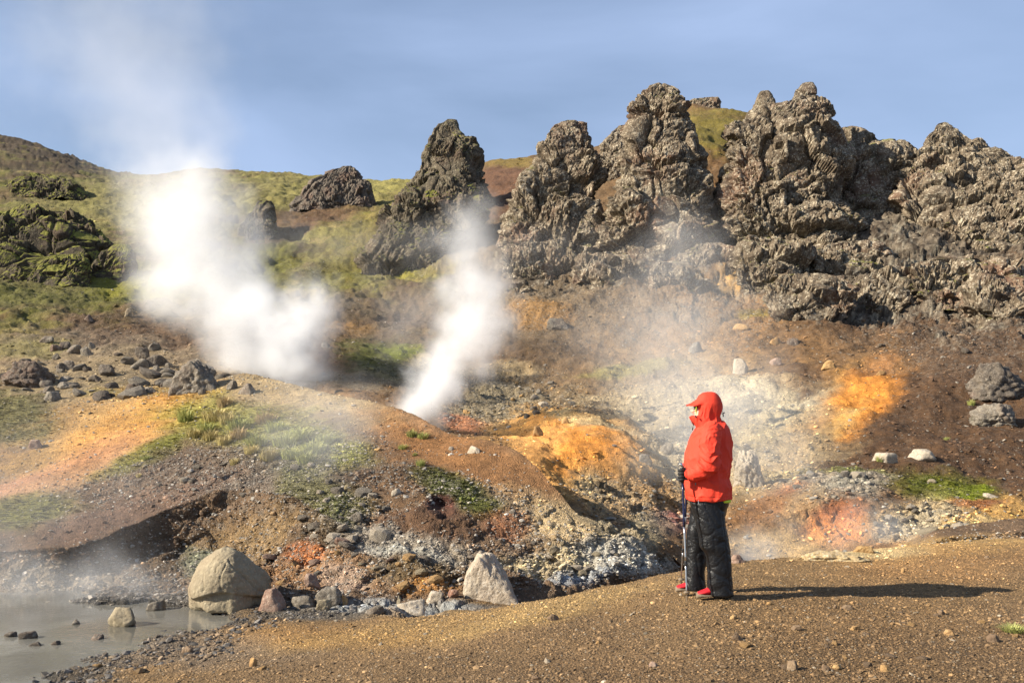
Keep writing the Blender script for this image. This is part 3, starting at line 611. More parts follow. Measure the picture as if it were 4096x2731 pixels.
# pond bed, wet rim, ochre stain by the water, path tones
wet = 1 - sstep(0.03, 0.16, PF[:, 2] + 0.05 * WF)
lay((0.085, 0.075, 0.062), wet * (SS < 5.2))
lay((0.34, 0.205, 0.08), blob(700, 1465, 240, 26, 0, .5, s1=4) * .7); lay((0.33, 0.22, 0.09), blob(1000, 1440, 330, 34, -8, .5, s1=4) * .6); lay((0.20, 0.16, 0.12), blob(420, 1500, 250, 40, 0, .5, s1=4) * .6)
lay((0.34, 0.24, 0.11), blob(1250, 1400, 240, 26, -14, .5, s1=4) * .6); lay((0.42, 0.28, 0.12), blob(2150, 1260, 250, 26, -4, .5, s1=9.6) * .85); lay((0.60, 0.48, 0.27), blob(1960, 1272, 150, 12, -2, .4, s0=2.6, s1=9.6) * .9); lay((0.34, 0.20, 0.085), blob(2150, 1300, 250, 40, -2, .6, s1=4) * .6)
lay((0.145, 0.092, 0.044), blob(2150, 1540, 400, 90, 0, .8, .6, s1=4) * .75); lay((0.16, 0.102, 0.05), blob(1500, 1560, 300, 60, 0, .8, .6, s1=4) * .6); lay((0.18, 0.11, 0.05), blob(1900, 1420, 300, 60, 0, .7, s1=4) * .4)

# ---- relief
amp_line = np.array([.010, .012, .012, .014, .03, .05, .10, .09, .06, .06, .10, .16, .20, .22, .24, .26, .24, .22, .18, .25, 2, 6])
amp = np.interp(SS, np.arange(len(amp_line)), amp_line).astype(np.float32)
rub = np.zeros(len(PF), np.float32)
def addrub(m):
    upmax(rub, m)
addrub(0.25 * (SS > 9.3)); addrub(.8 * blob(520, 1080, 330, 60, -6, .6)); addrub(blob(780, 1190, 120, 60)); addrub(.9 * blob(1000, 1120, 240, 40, 12, s0=5, s1=8.7)); addrub(.9 * blob(850, 1270, 300, 50, s0=4, s1=8)); addrub(blob(1300, 1270, 240, 60, 12, s0=3.6, s1=9.1))
addrub(blob(1180, 920, 230, 80, 10, s0=9.3)); addrub(blob(1450, 1130, 170, 70, 20, s0=9.3)); addrub(.3 * blob(260, 860, 330, 80)); addrub(blob(1910, 1110, 170, 40, s0=9.3)); addrub(blob(2110, 1200, 150, 50, s0=9.3)); addrub(.7 * blob(2200, 760, 260, 90, s0=11)); addrub(.7 * blob(1400, 700, 330, 100, s0=11)); addrub(.6 * blob(1600, 960, 260, 130, s0=9.3)); addrub(.6 * bank); addrub(.8 * blob(1650, 720, 160, 90, s0=12))
bare = 1 - dense(blob(1335, 1035, 170, 72, 14, .3, .25, s0=9.3)) * .95
bare *= 1 - .8 * dense(blob(1960, 930, 110, 50, -36, .3, s0=9.3)); bare *= 1 - .7 * dense(blob(1080, 1030, 200, 50, 20, .4, s0=6.2, s1=9.2)); bare *= 1 - .8 * dense(blob(250, 1010, 230, 70, -22, .4))
rub *= bare
rockm = np.zeros(len(PF), np.float32)
def addrock(m):
    upmax(rockm, m)
addrock(blob(2050, 640, 420, 110, 4, .3, s0=13.2)); addrock(blob(2150, 480, 420, 190, 0, .3, s0=13.5)); addrock(.9 * blob(1430, 580, 330, 75, 0, .4, s0=13)); addrock(.55 * blob(1600, 690, 130, 60, 0, .4, s0=12.5)); addrock(.5 * blob(960, 580, 130, 70, -10, s0=13))
addrock(.45 * blob(880, 1393, 200, 20, 0, .4, s0=3.0, s1=5.4)); addrock(.30 * bank); addrock(.35 * blob(1450, 1130, 190, 70, 20, s0=9.3)); addrock(.25 * blob(1640, 1000, 200, 110, s0=9.3)); addrock(.28 * blob(1330, 960, 200, 30, 12, s0=9.3)); addrock(.25 * blob(1950, 1200, 200, 40, s0=9.3)); addrock(.5 * blob(1300, 1310, 330, 50, 0, s0=4.2, s1=7)); addrock(.4 * blob(1420, 1280, 200, 60, 20, s0=4.2, s1=9)); addrock(.3 * blob(1050, 1230, 260, 50, 10, s0=4.8, s1=8)); addrock(.25 * blob(1800, 930, 200, 50, s0=9.3))
rockm *= bare
# swelling of the orange outcrop
bul = dense(blob(1340, 1030, 150, 60, 14, .6, .1, s0=9.3, fine=.05))
disp = 0.35 * bul + amp * (fbm(PF * 0.45, 3, 0.5, 21) + 0.35 * fbm(PF * 2.2, 3, 0.55, 22)) 
disp *= np.where(SS < 4.0, 0.8, 1.0)
disp += (SS < 4.2) * .022 * fbm(PF * 1.1, 3, .5, 95)
shore = np.exp(-((PF[:, 2] - 0.05) / 0.10) ** 2) * (SS < 5.05) * sstep(700, 450, IX)
disp += shore * (0.055 * fbm(PF * np.array([1.6, 1.6, .1], np.float32), 4, .6, 91))
terr = sstep(12.6, 14.0, SS) * sstep(1150, 900, IX)
disp += terr * 0.34 * perlin(PF * np.array([.12, .08, .8], np.float32) + .4 * W1[:, None], 93) * sstep(.35, 0, rockm)
hum = sstep(0.0, 0.5, mossm) * sstep(12.5, 14, SS)
f1, f2, cid = voronoi(PF * np.array([0.34, 0.22, 0.7]) + 0.25 * np.stack([W1, W2, WF], 1), 5)
disp += hum * 0.13 * (0.5 - f1 * f1)
f1, f2, cid = voronoi(PF * 4.2 + 0.2 * np.stack([W1, W2, WF], 1), 6)
disp += rub * 0.10 * (0.5 - f1) * (0.3 + cid) * sstep(4.0, 5.5, SS)
sel = rockm > 0.02
scl = np.where(SS[sel] < 12.8, 0.42, 0.85)
rd = np.zeros(sel.sum(), np.float32)
near = scl < 0.6
ps = PF[sel]
if near.any(): rd[near] = rockdisp(ps[near], 0.42, 13)
if (~near).any(): rd[~near] = .55 * rockdisp(ps[~near], 0.75, 3, 2.4)
disp[sel] += rd * rockm[sel]
disp *= np.clip((DD - 4) / 3, 0.3, 1)
# round steam hole in the mound's face
hole = np.exp(-(((IX - 1012) / 26) ** 2 + ((IY - 1170) / 24) ** 2) ** 2) * ((SS > 5) & (SS < 8.6))
nrm = grid_normals(P)
nrm[nrm[..., 2] < 0] *= -1
PD = P + nrm * disp.reshape(NR, NC, 1)
PD = PD - np.stack([0 * hole, -0.30 * hole, 0.06 * hole], -1).reshape(NR, NC, 3)
# keep the pond basin under water and its rim clean
PDZ = PD[..., 2]
PY = (HY - (PD[..., 2] - CAMZ) * F / PD[..., 1])
PX = PD[..., 0] / PD[..., 1] * F + 512
rockcol = rockm * sstep(12.6, 13.4, SS)
rc1 = fbm(PF * 2.5, 5, 0.65, 71); rc2 = fbm(PF * 0.5, 3, 0.5, 72)
cc = np.array([0.055, 0.043, 0.032]) + sstep(-0.5, 0.6, rc1)[:, None] * np.array([0.17, 0.145, 0.11])
cc = cc + (sstep(0.1, 0.5, fbm(PF * 6.0, 3, 0.6, 73)) * sstep(-.3, .3, rc2))[:, None] * np.array([0.20, 0.19, 0.15])
m = (rockcol * sstep(-0.55, 0.1, rc2 + 0.5 * rc1 + 0.8 * (SS > 15.6)))[:, None]
col[:] = col * (1 - 0.9 * m) + cc * 0.9 * m

col[:] = 0.93 * np.power(np.clip(col, 0.005, 1), 1.14)
me = mesh_np("ground", PD.reshape(-1, 3), grid_faces(NR, NC))
at = me.attributes.new("col", 'FLOAT_COLOR', 'POINT')
at.data.foreach_set("color", np.concatenate([np.clip(col, 0.01, 0.9), np.ones((len(col), 1))], 1).astype(np.float32).ravel())
at = me.attributes.new("rub", 'FLOAT', 'POINT'); at.data.foreach_set("value", rub.astype(np.float32))
at = me.attributes.new("mossy", 'FLOAT', 'POINT'); at.data.foreach_set("value", mossm.astype(np.float32))
ground = add_obj("ground", me, MAT_GROUND)
tag(ground, "brown volcanic ground rising from gravel path to mossy hillside", None, None, "structure")
COLG = col.reshape(NR, NC, 3)

def hit(x, y, smin=0.0):
    """first ground point on the sight line through a photo reading (x, y)"""
    xp, yp = x / SD, y / SD
    c = int(np.clip(np.searchsorted(XC, xp), 1, NC - 2))
    r0 = int(np.searchsorted(TS, smin))
    ys = PY[:, c]
    k = r0
    idx = np.nonzero(ys[r0:] <= yp)[0]
    k = r0 + (idx[0] if len(idx) else NR - r0 - 4)
    a, b_ = PD[max(k - 1, 0), c], PD[k, c]
    y0, y1 = ys[max(k - 1, 0)], ys[k]
    t = 0.5 if abs(y0 - y1) < 1e-6 else np.clip((y0 - yp) / (y0 - y1), 0, 1)
    p = a * (1 - t) + b_ * t
    p = p.copy(); p[0] = (xp - 512) / F * p[1]
    return p, COLG[k, c], k, c

# ------------------------------------------------------------------ pond
m_, nt, b = new_mat("milky_pond_water")
N = NT(nt); pos = N.n('ShaderNodeNewGeometry').outputs['Position']
N.l(N.mix(N.maprange(N.noise(pos, 0.9, 5, .6, .8), .3, .7), (0.095, 0.09, 0.075), (0.19, 0.185, 0.165)), b.inputs['Base Color'])
b.inputs['Roughness'].default_value = 0.06; b.inputs['Specular IOR Level'].default_value = 0.5
N.l(N.bump(N.noise(pos, 14.0, 3, 0.5), 0.10, 0.02), b.inputs['Normal'])
bm = bmesh.new()
pts = [(-14, 5.5), (-1.5, 5.5), (-1.0, 9.4), (-1.3, 11.9), (-3, 12.6), (-14, 12.6)]
vs = [bm.verts.new((x, y, PZ)) for x, y in pts]
bm.faces.new(vs)
me = bpy.data.meshes.new("pond"); bm.to_mesh(me); bm.free()
pond = add_obj("pond", me, m_)
tag(pond, "milky grey hot pond at the left edge of the path", None, None, "structure")
# ------------------------------------------------------------------ rock formations
def formation(name, rows, d0, label, cat, lean=0.35, ratio=0.8, bmax=9.0, rs=1.0, amp=0.8, power=2.4, mat=None, res=0.062, seed=3, group=None, down=0.3, off=0.6, flat=1.25):
    """solid crag: (y, left x, right x) photo readings from top to foot, depth of its axis at the foot"""
    a = np.array(rows, float) / SD
    yb = a[-1, 0]
    if d0 is None:
        d0 = hit((rows[-1][1] + rows[-1][2]) / 2, rows[-1][0], 12.0)[0][1] + off
    a = np.vstack([a, [yb + down * (yb - a[0, 0]), a[-1, 1] - 2, a[-1, 2] + 2]])
    zfoot = (HY - yb) / F * d0
    # sample rows
    n = max(24, int((a[-1, 0] - a[0, 0]) / F * d0 / res))
    yy = np.linspace(a[0, 0], a[-1, 0], n)
    xl = np.interp(yy, a[:, 0], a[:, 1]); xr = np.interp(yy, a[:, 0], a[:, 2])
    hw = np.maximum((xr - xl) / 2, 0.5)
    wmax = hw.max() / F * d0
    k = max(60, int(wmax * 4.2 / res))
    # denser on the side towards the path
    u = np.linspace(0, 1, k, endpoint=False)
    th = 2 * math.pi * u + 0.55 * np.sin(2 * math.pi * u)      # slow near u=.5
    th = th - math.pi / 2 + math.pi
    ct, st = np.cos(th), np.sin(th)
    e = 2.0 / power
    cx = np.sign(ct) * np.abs(ct) ** e; sx = np.sign(st) * np.abs(st) ** e
    G = np.zeros((n, k, 3), np.float32)
    for i in range(n):
        z = (HY - yy[i]) / F * d0
        d = d0 + lean * (z - zfoot)
        z = (HY - yy[i]) / F * d
        aw = hw[i] / F * d; bw = min(aw * ratio, bmax)
        xc = ((xl[i] + xr[i]) / 2 - 512) / F * d
        G[i, :, 0] = xc + aw * cx; G[i, :, 1] = d + bw * sx; G[i, :, 2] = CAMZ + z
    # normals with wrap
    E = np.concatenate([G[:, -1:], G, G[:, :1]], 1)
    nr = grid_normals(E)[:, 1:-1]
    cen = G.mean(1, keepdims=True)
    sgn = np.sign((nr * (G - cen)).sum(-1, keepdims=True)); sgn[sgn == 0] = 1
    nr = nr * sgn
    pf = G.reshape(-1, 3)
    dd = rockdisp(pf, rs, seed, flat).reshape(n, k, 1) * amp
    lim = np.clip(hw / F * d0 / 1.3, .25, 1.0)[:, None, None]
    G2 = G + nr * (dd - 0.08 * amp) * lim
    V = np.concatenate([G2.reshape(-1, 3), [G2[0].mean(0) + [0, 0, 0.05]], [G2[-1].mean(0)]])
    fq = grid_faces(n, k, True)
    base = np.array([V[:-2].mean(0)[0], V[:-2].mean(0)[1], G2[-1, :, 2].min()])
    top = [[n * k, (j + 1) % k, j, j] for j in range(k)]
    me = bpy.data.meshes.new(name)
    cap = np.array([[n * k, (j + 1) % k, j] for j in range(k)], np.int32)
    fq = np.asarray(fq, np.int32)[:, ::-1]
    V = (V - base).astype(np.float32)
    me.vertices.add(len(V)); me.vertices.foreach_set("co", V.ravel())
    loops = np.concatenate([fq.ravel(), cap.ravel()]).astype(np.int32)
    me.loops.add(len(loops)); me.loops.foreach_set("vertex_index", loops)
    me.polygons.add(len(fq) + len(cap))
    ls = np.concatenate([np.arange(len(fq)) * 4, len(fq) * 4 + np.arange(len(cap)) * 3]).astype(np.int32)
    me.polygons.foreach_set("loop_start", ls)
    me.polygons.foreach_set("use_smooth", np.zeros(len(ls), bool))
    me.update(calc_edges=True); me.validate()
    o = add_obj(name, me, mat or MAT_CLIFF)
    o.location = base
    return tag(o, label, cat, group)

# the big crags, left to right
formation("rock_spire", [(276, 1028, 1050), (286, 1012, 1054), (298, 1002, 1058), (310, 996, 1066), (325, 985, 1088), (350, 973, 1106), (385, 962, 1114), (430, 935, 1125), (480, 905, 1145)], None,
          "leaning lava spire with a notched tip, leftmost of the tall crags", "rock spire", ratio=.7, rs=.62, amp=.7, seed=6, lean=.3, mat=MAT_CLIFF_MOSS)
formation("rock_outcrop", [(400, 980, 1040), (425, 945, 1075), (455, 905, 1110), (490, 885, 1120), (530, 870, 1100), (580, 840, 1060), (622, 822, 1010)], None,
          "dark mossy rock rib running downhill below the leaning spire", "rock outcrop", ratio=.55, rs=.9, amp=.85, seed=8, lean=.5, mat=MAT_CLIFF_MOSS)
formation("rock_pinnacle", [(281, 1305, 1350), (290, 1285, 1358), (325, 1248, 1368), (360, 1238, 1392), (400, 1222, 1398), (440, 1196, 1390), (500, 1165, 1392), (560, 1150, 1400), (625, 1160, 1400)], 46.5,
          "broad blunt lava pinnacle second from the left among the crags", "rock pinnacle", ratio=.7, rs=1.0, amp=.75, seed=14, lean=.42)
formation("rock_pinnacle", [(196, 1500, 1545), (206, 1480, 1562), (240, 1455, 1578), (285, 1448, 1590), (330, 1440, 1602), (400, 1425, 1628), (470, 1398, 1645), (550, 1378, 1640), (645, 1375, 1610)], 45.0,
          "tallest rounded lava pinnacle standing left of the dark cleft", "rock pinnacle", ratio=.68, rs=1.0, amp=.8, seed=23, lean=.36)
formation("rock_stub", [(290, 1422, 1440), (305, 1408, 1455), (330, 1372, 1462), (385, 1365, 1465), (470, 1365, 1465)], 56.0,
          "small knob of rock peeping out between the blunt and the tallest pinnacle", "rock knob", ratio=.7, rs=.7, amp=.6, seed=31)
formation("rock_block", [(227, 1600, 1645), (235, 1582, 1652), (258, 1578, 1655), (275, 1570, 1660)], 70.0,
          "flat topped block on the grassy saddle behind the tallest pinnacle", "rock block", ratio=.6, rs=.6, amp=.5, seed=33)
formation("rock_tower", [(193, 1842, 1866), (205, 1825, 1872), (225, 1815, 1876), (245, 1790, 1874), (262, 1765, 1892), (300, 1690, 1902), (320, 1668, 1925), (350, 1674, 1945), (420, 1668, 1955), (500, 1674, 1975), (570, 1690, 1990)], None,
          "massive lava tower with a jagged twin top right of the dark cleft", "rock tower", ratio=.55, rs=1.05, amp=.8, seed=41, lean=.42, bmax=4, off=1.5)
formation("rock_horn", [(211, 1746, 1768), (218, 1740, 1774), (240, 1732, 1782), (275, 1722, 1800)], 48.4,
          "small bent knob on the left shoulder of the massive tower", "rock knob", ratio=.8, rs=.5, amp=.6, seed=43)
formation("rock_hump", [(293, 1950, 1975), (303, 1935, 2000), (330, 1915, 2040), (355, 1900, 2090), (420, 1890, 2120), (480, 1890, 2120)], None,
          "low mossy hump of rock in the saddle between the two right crags", "rock hump", ratio=.6, rs=.9, amp=.7, seed=47, lean=.6, bmax=4, off=1.0)
formation("rock_crag", [(284, 2152, 2168), (296, 2140, 2195), (315, 2108, 2225), (345, 2088, 2300), (370, 2080, 2380), (420, 2062, 2480), (500, 2060, 2560), (565, 2070, 2560)], None,
          "wide layered crag with a small horn on top at the far right", "rock crag", ratio=.35, rs=1.05, amp=.8, seed=53, lean=.7, bmax=4, flat=2.0, off=1.5)
# outcrops on the left hillside
formation("rock_outcrop", [(382, 785, 812), (392, 760, 822), (410, 725, 835), (435, 690, 850), (470, 660, 868)], None,
          "dark bare outcrop on the skyline slope left of the leaning spire", "rock outcrop", ratio=.6, rs=.8, amp=.6, seed=61, mat=MAT_BOULDER_DARK)
formation("rock_outcrop", [(462, 590, 622), (480, 580, 632), (510, 555, 640), (550, 535, 640)], None,
          "small mossy outcrop below the dark skyline outcrop beside the steam", "rock outcrop", ratio=.7, rs=.7, amp=.6, seed=63, mat=MAT_CLIFF_MOSS)
formation("mossy_outcrop", [(478, 40, 150), (490, -40, 195), (520, -90, 235), (560, -100, 255), (600, -100, 260)], None,
          "largest dark mossy outcrop at the left edge of the hillside", "mossy outcrop", ratio=.4, rs=.9, amp=.7, seed=67, mat=MAT_HUMMOCK, lean=.6)
formation("mossy_outcrop", [(586, 120, 180), (596, 60, 200), (615, 20, 205), (645, 0, 205)], None,
          "long low mossy hummock under the largest mossy outcrop", "mossy outcrop", ratio=.5, rs=.6, amp=.5, seed=69, mat=MAT_HUMMOCK, lean=.6)
formation("mossy_outcrop", [(562, 260, 295), (580, 232, 308), (610, 212, 312), (640, 208, 308)], None,
          "rounded mossy hummock left of the tall white steam column", "mossy outcrop", ratio=.7, rs=.6, amp=.5, seed=71, mat=MAT_HUMMOCK, lean=.4)
formation("mossy_outcrop", [(400, 70, 120), (412, 40, 150), (432, 10, 190), (450, 0, 200)], None,
          "upper mossy ledge below the dark left hill", "mossy outcrop", ratio=.5, rs=.7, amp=.5, seed=73, mat=MAT_HUMMOCK, lean=.8)

# ledges and buttresses along the feet of the crags
for rows, lb, sd in (
 ([(565, 1165, 1300), (590, 1150, 1330), (625, 1150, 1340), (655, 1165, 1320)], "broken ledge under the blunt pinnacle's left foot", 81),
 ([(585, 1350, 1450), (605, 1325, 1480), (640, 1320, 1485), (662, 1340, 1470)], "low buttress between the feet of the blunt and tallest pinnacles", 82),
 ([(598, 1500, 1590), (620, 1475, 1620), (650, 1470, 1630), (672, 1490, 1610)], "rounded ledge under the tallest pinnacle", 83),
 ([(560, 1600, 1660), (580, 1575, 1690), (615, 1570, 1700), (635, 1590, 1690)], "grey ledge in the mouth of the dark cleft", 84),
 ([(560, 1720, 1830), (590, 1690, 1870), (640, 1690, 1880), (668, 1710, 1860)], "pale knobbly ledge beneath the massive tower's left corner", 85),
 ([(628, 1790, 1900), (655, 1755, 1960), (705, 1750, 1975), (742, 1780, 1950)], "lowest knobbly ledge above the ochre slope", 86),
 ([(552, 1900, 2010), (580, 1860, 2060), (625, 1850, 2070), (650, 1880, 2050)], "ledge under the middle of the right crags", 87),
 ([(625, 1980, 2100), (655, 1940, 2150), (700, 1930, 2160), (732, 1960, 2140)], "brown ledge at the lower edge of the right crags", 88),
 ([(585, 2130, 2270), (615, 2090, 2320), (665, 2080, 2340), (700, 2110, 2310)], "layered ledge below the horned crag", 89),
 ([(640, 2250, 2360), (665, 2210, 2420), (705, 2200, 2440), (735, 2240, 2400)], "lowest ledge at the right edge of the crags", 90),
 ([(455, 1700, 1800), (490, 1675, 1850), (540, 1672, 1870), (575, 1690, 1840)], "pale bulging buttress on the massive tower's left flank", 91)):
    formation("rock_ledge", rows, None, lb, "rock ledge", ratio=.45, rs=.62, amp=.95, seed=sd, lean=.75, off=.9, flat=1.7, power=3.0, group="ledges along the feet of the crags")
# ------------------------------------------------------------------ boulders and stones
_ICO = {}
def ico(sub):
    if sub not in _ICO:
        bm = bmesh.new(); bmesh.ops.create_icosphere(bm, subdivisions=sub, radius=1.0)
        v = np.array([x.co[:] for x in bm.verts], np.float32)
        f = np.array([[l.index for l in x.verts] for x in bm.faces], np.int32)
        bm.free(); _ICO[sub] = (v, f)
    return _ICO[sub]

def rock_verts(seed, sub=3, planes=11, rnd=0.06, noise=0.05, knob=0.0):
    """a broken stone inside about a unit sphere: random facets, slightly rounded edges, grain"""
    u, f = ico(sub)
    r = np.random.default_rng(seed)
    n = r.normal(size=(planes, 3)); n /= np.linalg.norm(n, axis=1)[:, None]
    h = r.uniform(0.62, 1.0, planes)
    n = np.vstack([n, [[0, 0, -1], [0, 0, 1], [1, 0, 0], [-1, 0, 0], [0, 1, 0], [0, -1, 0]]]); h = np.concatenate([h, [0.7, .95, 1, 1, 1, 1]])
    dot = np.maximum(u @ n.T, 0.02)
    rad = h[None, :] / dot
    k = 1.0 / rnd
    rr = -np.log(np.exp(-k * np.minimum(rad, 3)).sum(1)) / k
    off = r.uniform(0, 99, 3)
    v = u * rr[:, None]
    d = noise * fbm(v * 2.6 + off, 4, 0.55, seed % 50)
    if knob > 0:
        f1, f2, cid = voronoi(v * 3.1 + off, seed % 31)
        d = d + knob * ((0.5 - f1) + 0.5 * (cid - .5)) - knob * .5 * np.exp(-((f2 - f1) / .09) ** 2)
        f1, f2, cid = voronoi(v * 7.3 + off, seed % 29)
        d = d + knob * .45 * (0.5 - f1)
    d = d + noise * .35 * fbm(v * 9 + off, 3, .6, seed % 37)
    v = v + u * d[:, None]
    return v.astype(np.float32), f

STONE_MESH = {}
def stone_mesh(kind, mat, sub=2):
    """shared low meshes for small stones"""
    key = (kind, mat.name, sub)
    if key not in STONE_MESH:
        v, f = rock_verts(300 + kind * 7, sub, 9, 0.05, 0.05)
        me = mesh_np("stone", v, f, smooth=sub > 2)
        me.materials.append(mat); STONE_MESH[key] = me
    return STONE_MESH[key]

def on_surface(x, y, smin=0.0):
    """like hit(), but stops at the pond's surface"""
    p, c, k, cc = hit(x, y, smin)
    if p[2] < PZ - .01 and p[1] < 13:
        d = (CAMZ - PZ) * F / (y / SD - HY)
        p = np.array([(x / SD - 512) / F * d, d, PZ - .005])
    return p, c, k, cc
_bs = [100]
def boulder(name, x, y, w, h, mat, label, cat="boulder", sub=4, planes=12, knob=0.0, group=None, deep=0.75, sink=0.22, smin=0.0, rot=None, noise=.08):
    """x: centre, y: foot row, w/h: size, all photo readings"""
    _bs[0] += 1
    p, c, k, cc = on_surface(x, y, smin)
    s = p[1] / F / SD
    W, H = w * s / 2, h * s
    v, f = rock_verts(_bs[0], sub, planes, 0.06, noise, knob)
    zr = v[:, 2]; v = v * np.array([1, 1, 1]); lo, hi = v.min(0), v.max(0)
    v = (v - (lo + hi) / 2) / ((hi - lo) / 2)
    tp = np.clip((v[:, 2] + 1) / 2, 0, 1); r_ = np.random.default_rng(_bs[0] + 5)
    v[:, 0] = v[:, 0] * (1.05 - r_.uniform(.25, .5) * tp) + r_.uniform(-.22, .22) * tp; v[:, 1] *= 1.05 - .3 * tp
    v[:, 2] = (v[:, 2] + 1) / 2 * H * (1 + sink) - sink * H
    v[:, 0] *= W; v[:, 1] *= W * deep
    me = mesh_np(name, v, f, smooth=True)
    o = add_obj(name, me, mat)
    o.location = (p[0], p[1] + W * deep * 0.55, p[2])
    return tag(o, label, cat, group)

# the big tan boulder with an undercut front, beside the pond
def big_boulder():
    p, c, k, cc = on_surface(504, 1408, 0)
    s = p[1] / F / SD
    u, f = ico(6)
    # facets chosen by eye: sloping lit left roof, upright front, steep right side
    n = np.array([[-.72, -.25, .62], [-.35, -.72, .60], [.75, -.25, .60], [.2, .7, .65], [-1, 0, .02], [.95, 0, -.12], [0, -1, .08], [0, 1, 0], [0, 0, 1], [0, 0, -1], [-.8, -.5, -.2], [.6, -.7, .15], [-.1, -.55, .83]], float)
    n /= np.linalg.norm(n, axis=1)[:, None]
    h = np.array([.66, .72, .68, .66, .98, .98, .82, .8, .88, .78, .88, .80, .80])
    rad = h[None] / np.maximum(u @ n.T, 0.02)
    rr = -np.log(np.exp(-10 * np.minimum(rad, 3)).sum(1)) / 10
    v = u * rr[:, None]
    lo, hi = v.min(0), v.max(0); v = (v - (lo + hi) / 2) / ((hi - lo) / 2)
    d = 0.05 * fbm(v * 1.7 + 3, 3, .5, 5) + 0.02 * fbm(v * 8, 5, .62, 6)
    # undercut: front foot recessed below a curved lip
    lip = -0.62 + 0.36 * np.cos((v[:, 0] - 0.15) * 1.5)
    under = sstep(0.05, -0.10, v[:, 2] - lip) * sstep(0.15, -0.35, v[:, 1]) * sstep(-.98, -.7, v[:, 0])
    foot = sstep(0.25, .42, v[:, 0]) * sstep(.85, .62, v[:, 0]) * .6
    d = d - 0.18 * under * (1 - foot)
    # weathered cracks
    def crack(x0, z0, x1, z1, wd=.016, dp=.05):
        t = np.clip((v[:, 2] - z0) / (z1 - z0), 0, 1)
        xc = x0 + (x1 - x0) * t + 0.03 * np.sin(t * 7 + x0 * 9)
        m = np.exp(-((v[:, 0] - xc) / wd) ** 2) * sstep(min(z0, z1) - .03, min(z0, z1) + .03, v[:, 2]) * sstep(max(z0, z1) + .03, max(z0, z1) - .03, v[:, 2]) * (v[:, 1] < .2)
        return -dp * m
    d = d + crack(-.38, .45, -.32, -.25) + crack(.15, .62, .08, -.2, .014, .045) + crack(.10, .70, -.10, .35, .016, .05)
    d = d - 0.05 * np.exp(-((v[:, 2] - (.72 - 1.4 * np.abs(v[:, 0] - .2))) / .03) ** 2) * (v[:, 0] > .2) * (v[:, 1] < .1)
    # pock marks
    for q in np.random.default_rng(4).uniform([-.8, -1, -.4], [.8, -.2, .6], (46, 3)):
        q = q / max(1e-3, 1); dd = ((v - q) ** 2).sum(1); d = d - 0.035 * np.exp(-dd / (2 * .028 ** 2))
    nn = u / np.linalg.norm(u, axis=1)[:, None]
    v = v + nn * d[:, None]
    W = 186 * s / 2; Hh = 152 * s
    v = v * np.array([W, W * .82, Hh / 2]); v[:, 2] += Hh / 2 - .03
    o = add_obj("boulder", mesh_np("boulder", v, f), MAT_BOULDER_TAN)
    o.location = (p[0], p[1] + W * .45, p[2])
    tag(o, "big tan pyramid boulder with vertical cracks and undercut foot by the pond", "boulder")
big_boulder()
T, PA, GY, DK, RD = MAT_BOULDER_TAN, MAT_BOULDER_PALE, MAT_BOULDER_GREY, MAT_BOULDER_DARK, MAT_BOULDER_RED
BR, OC = MAT_STONE_BROWN, MAT_STONE_OCHRE
boulder("boulder", 1127, 1378, 138, 106, PA, "pale angular pyramid boulder at the rear edge of the path", sub=6, planes=8, deep=.7, noise=.06)
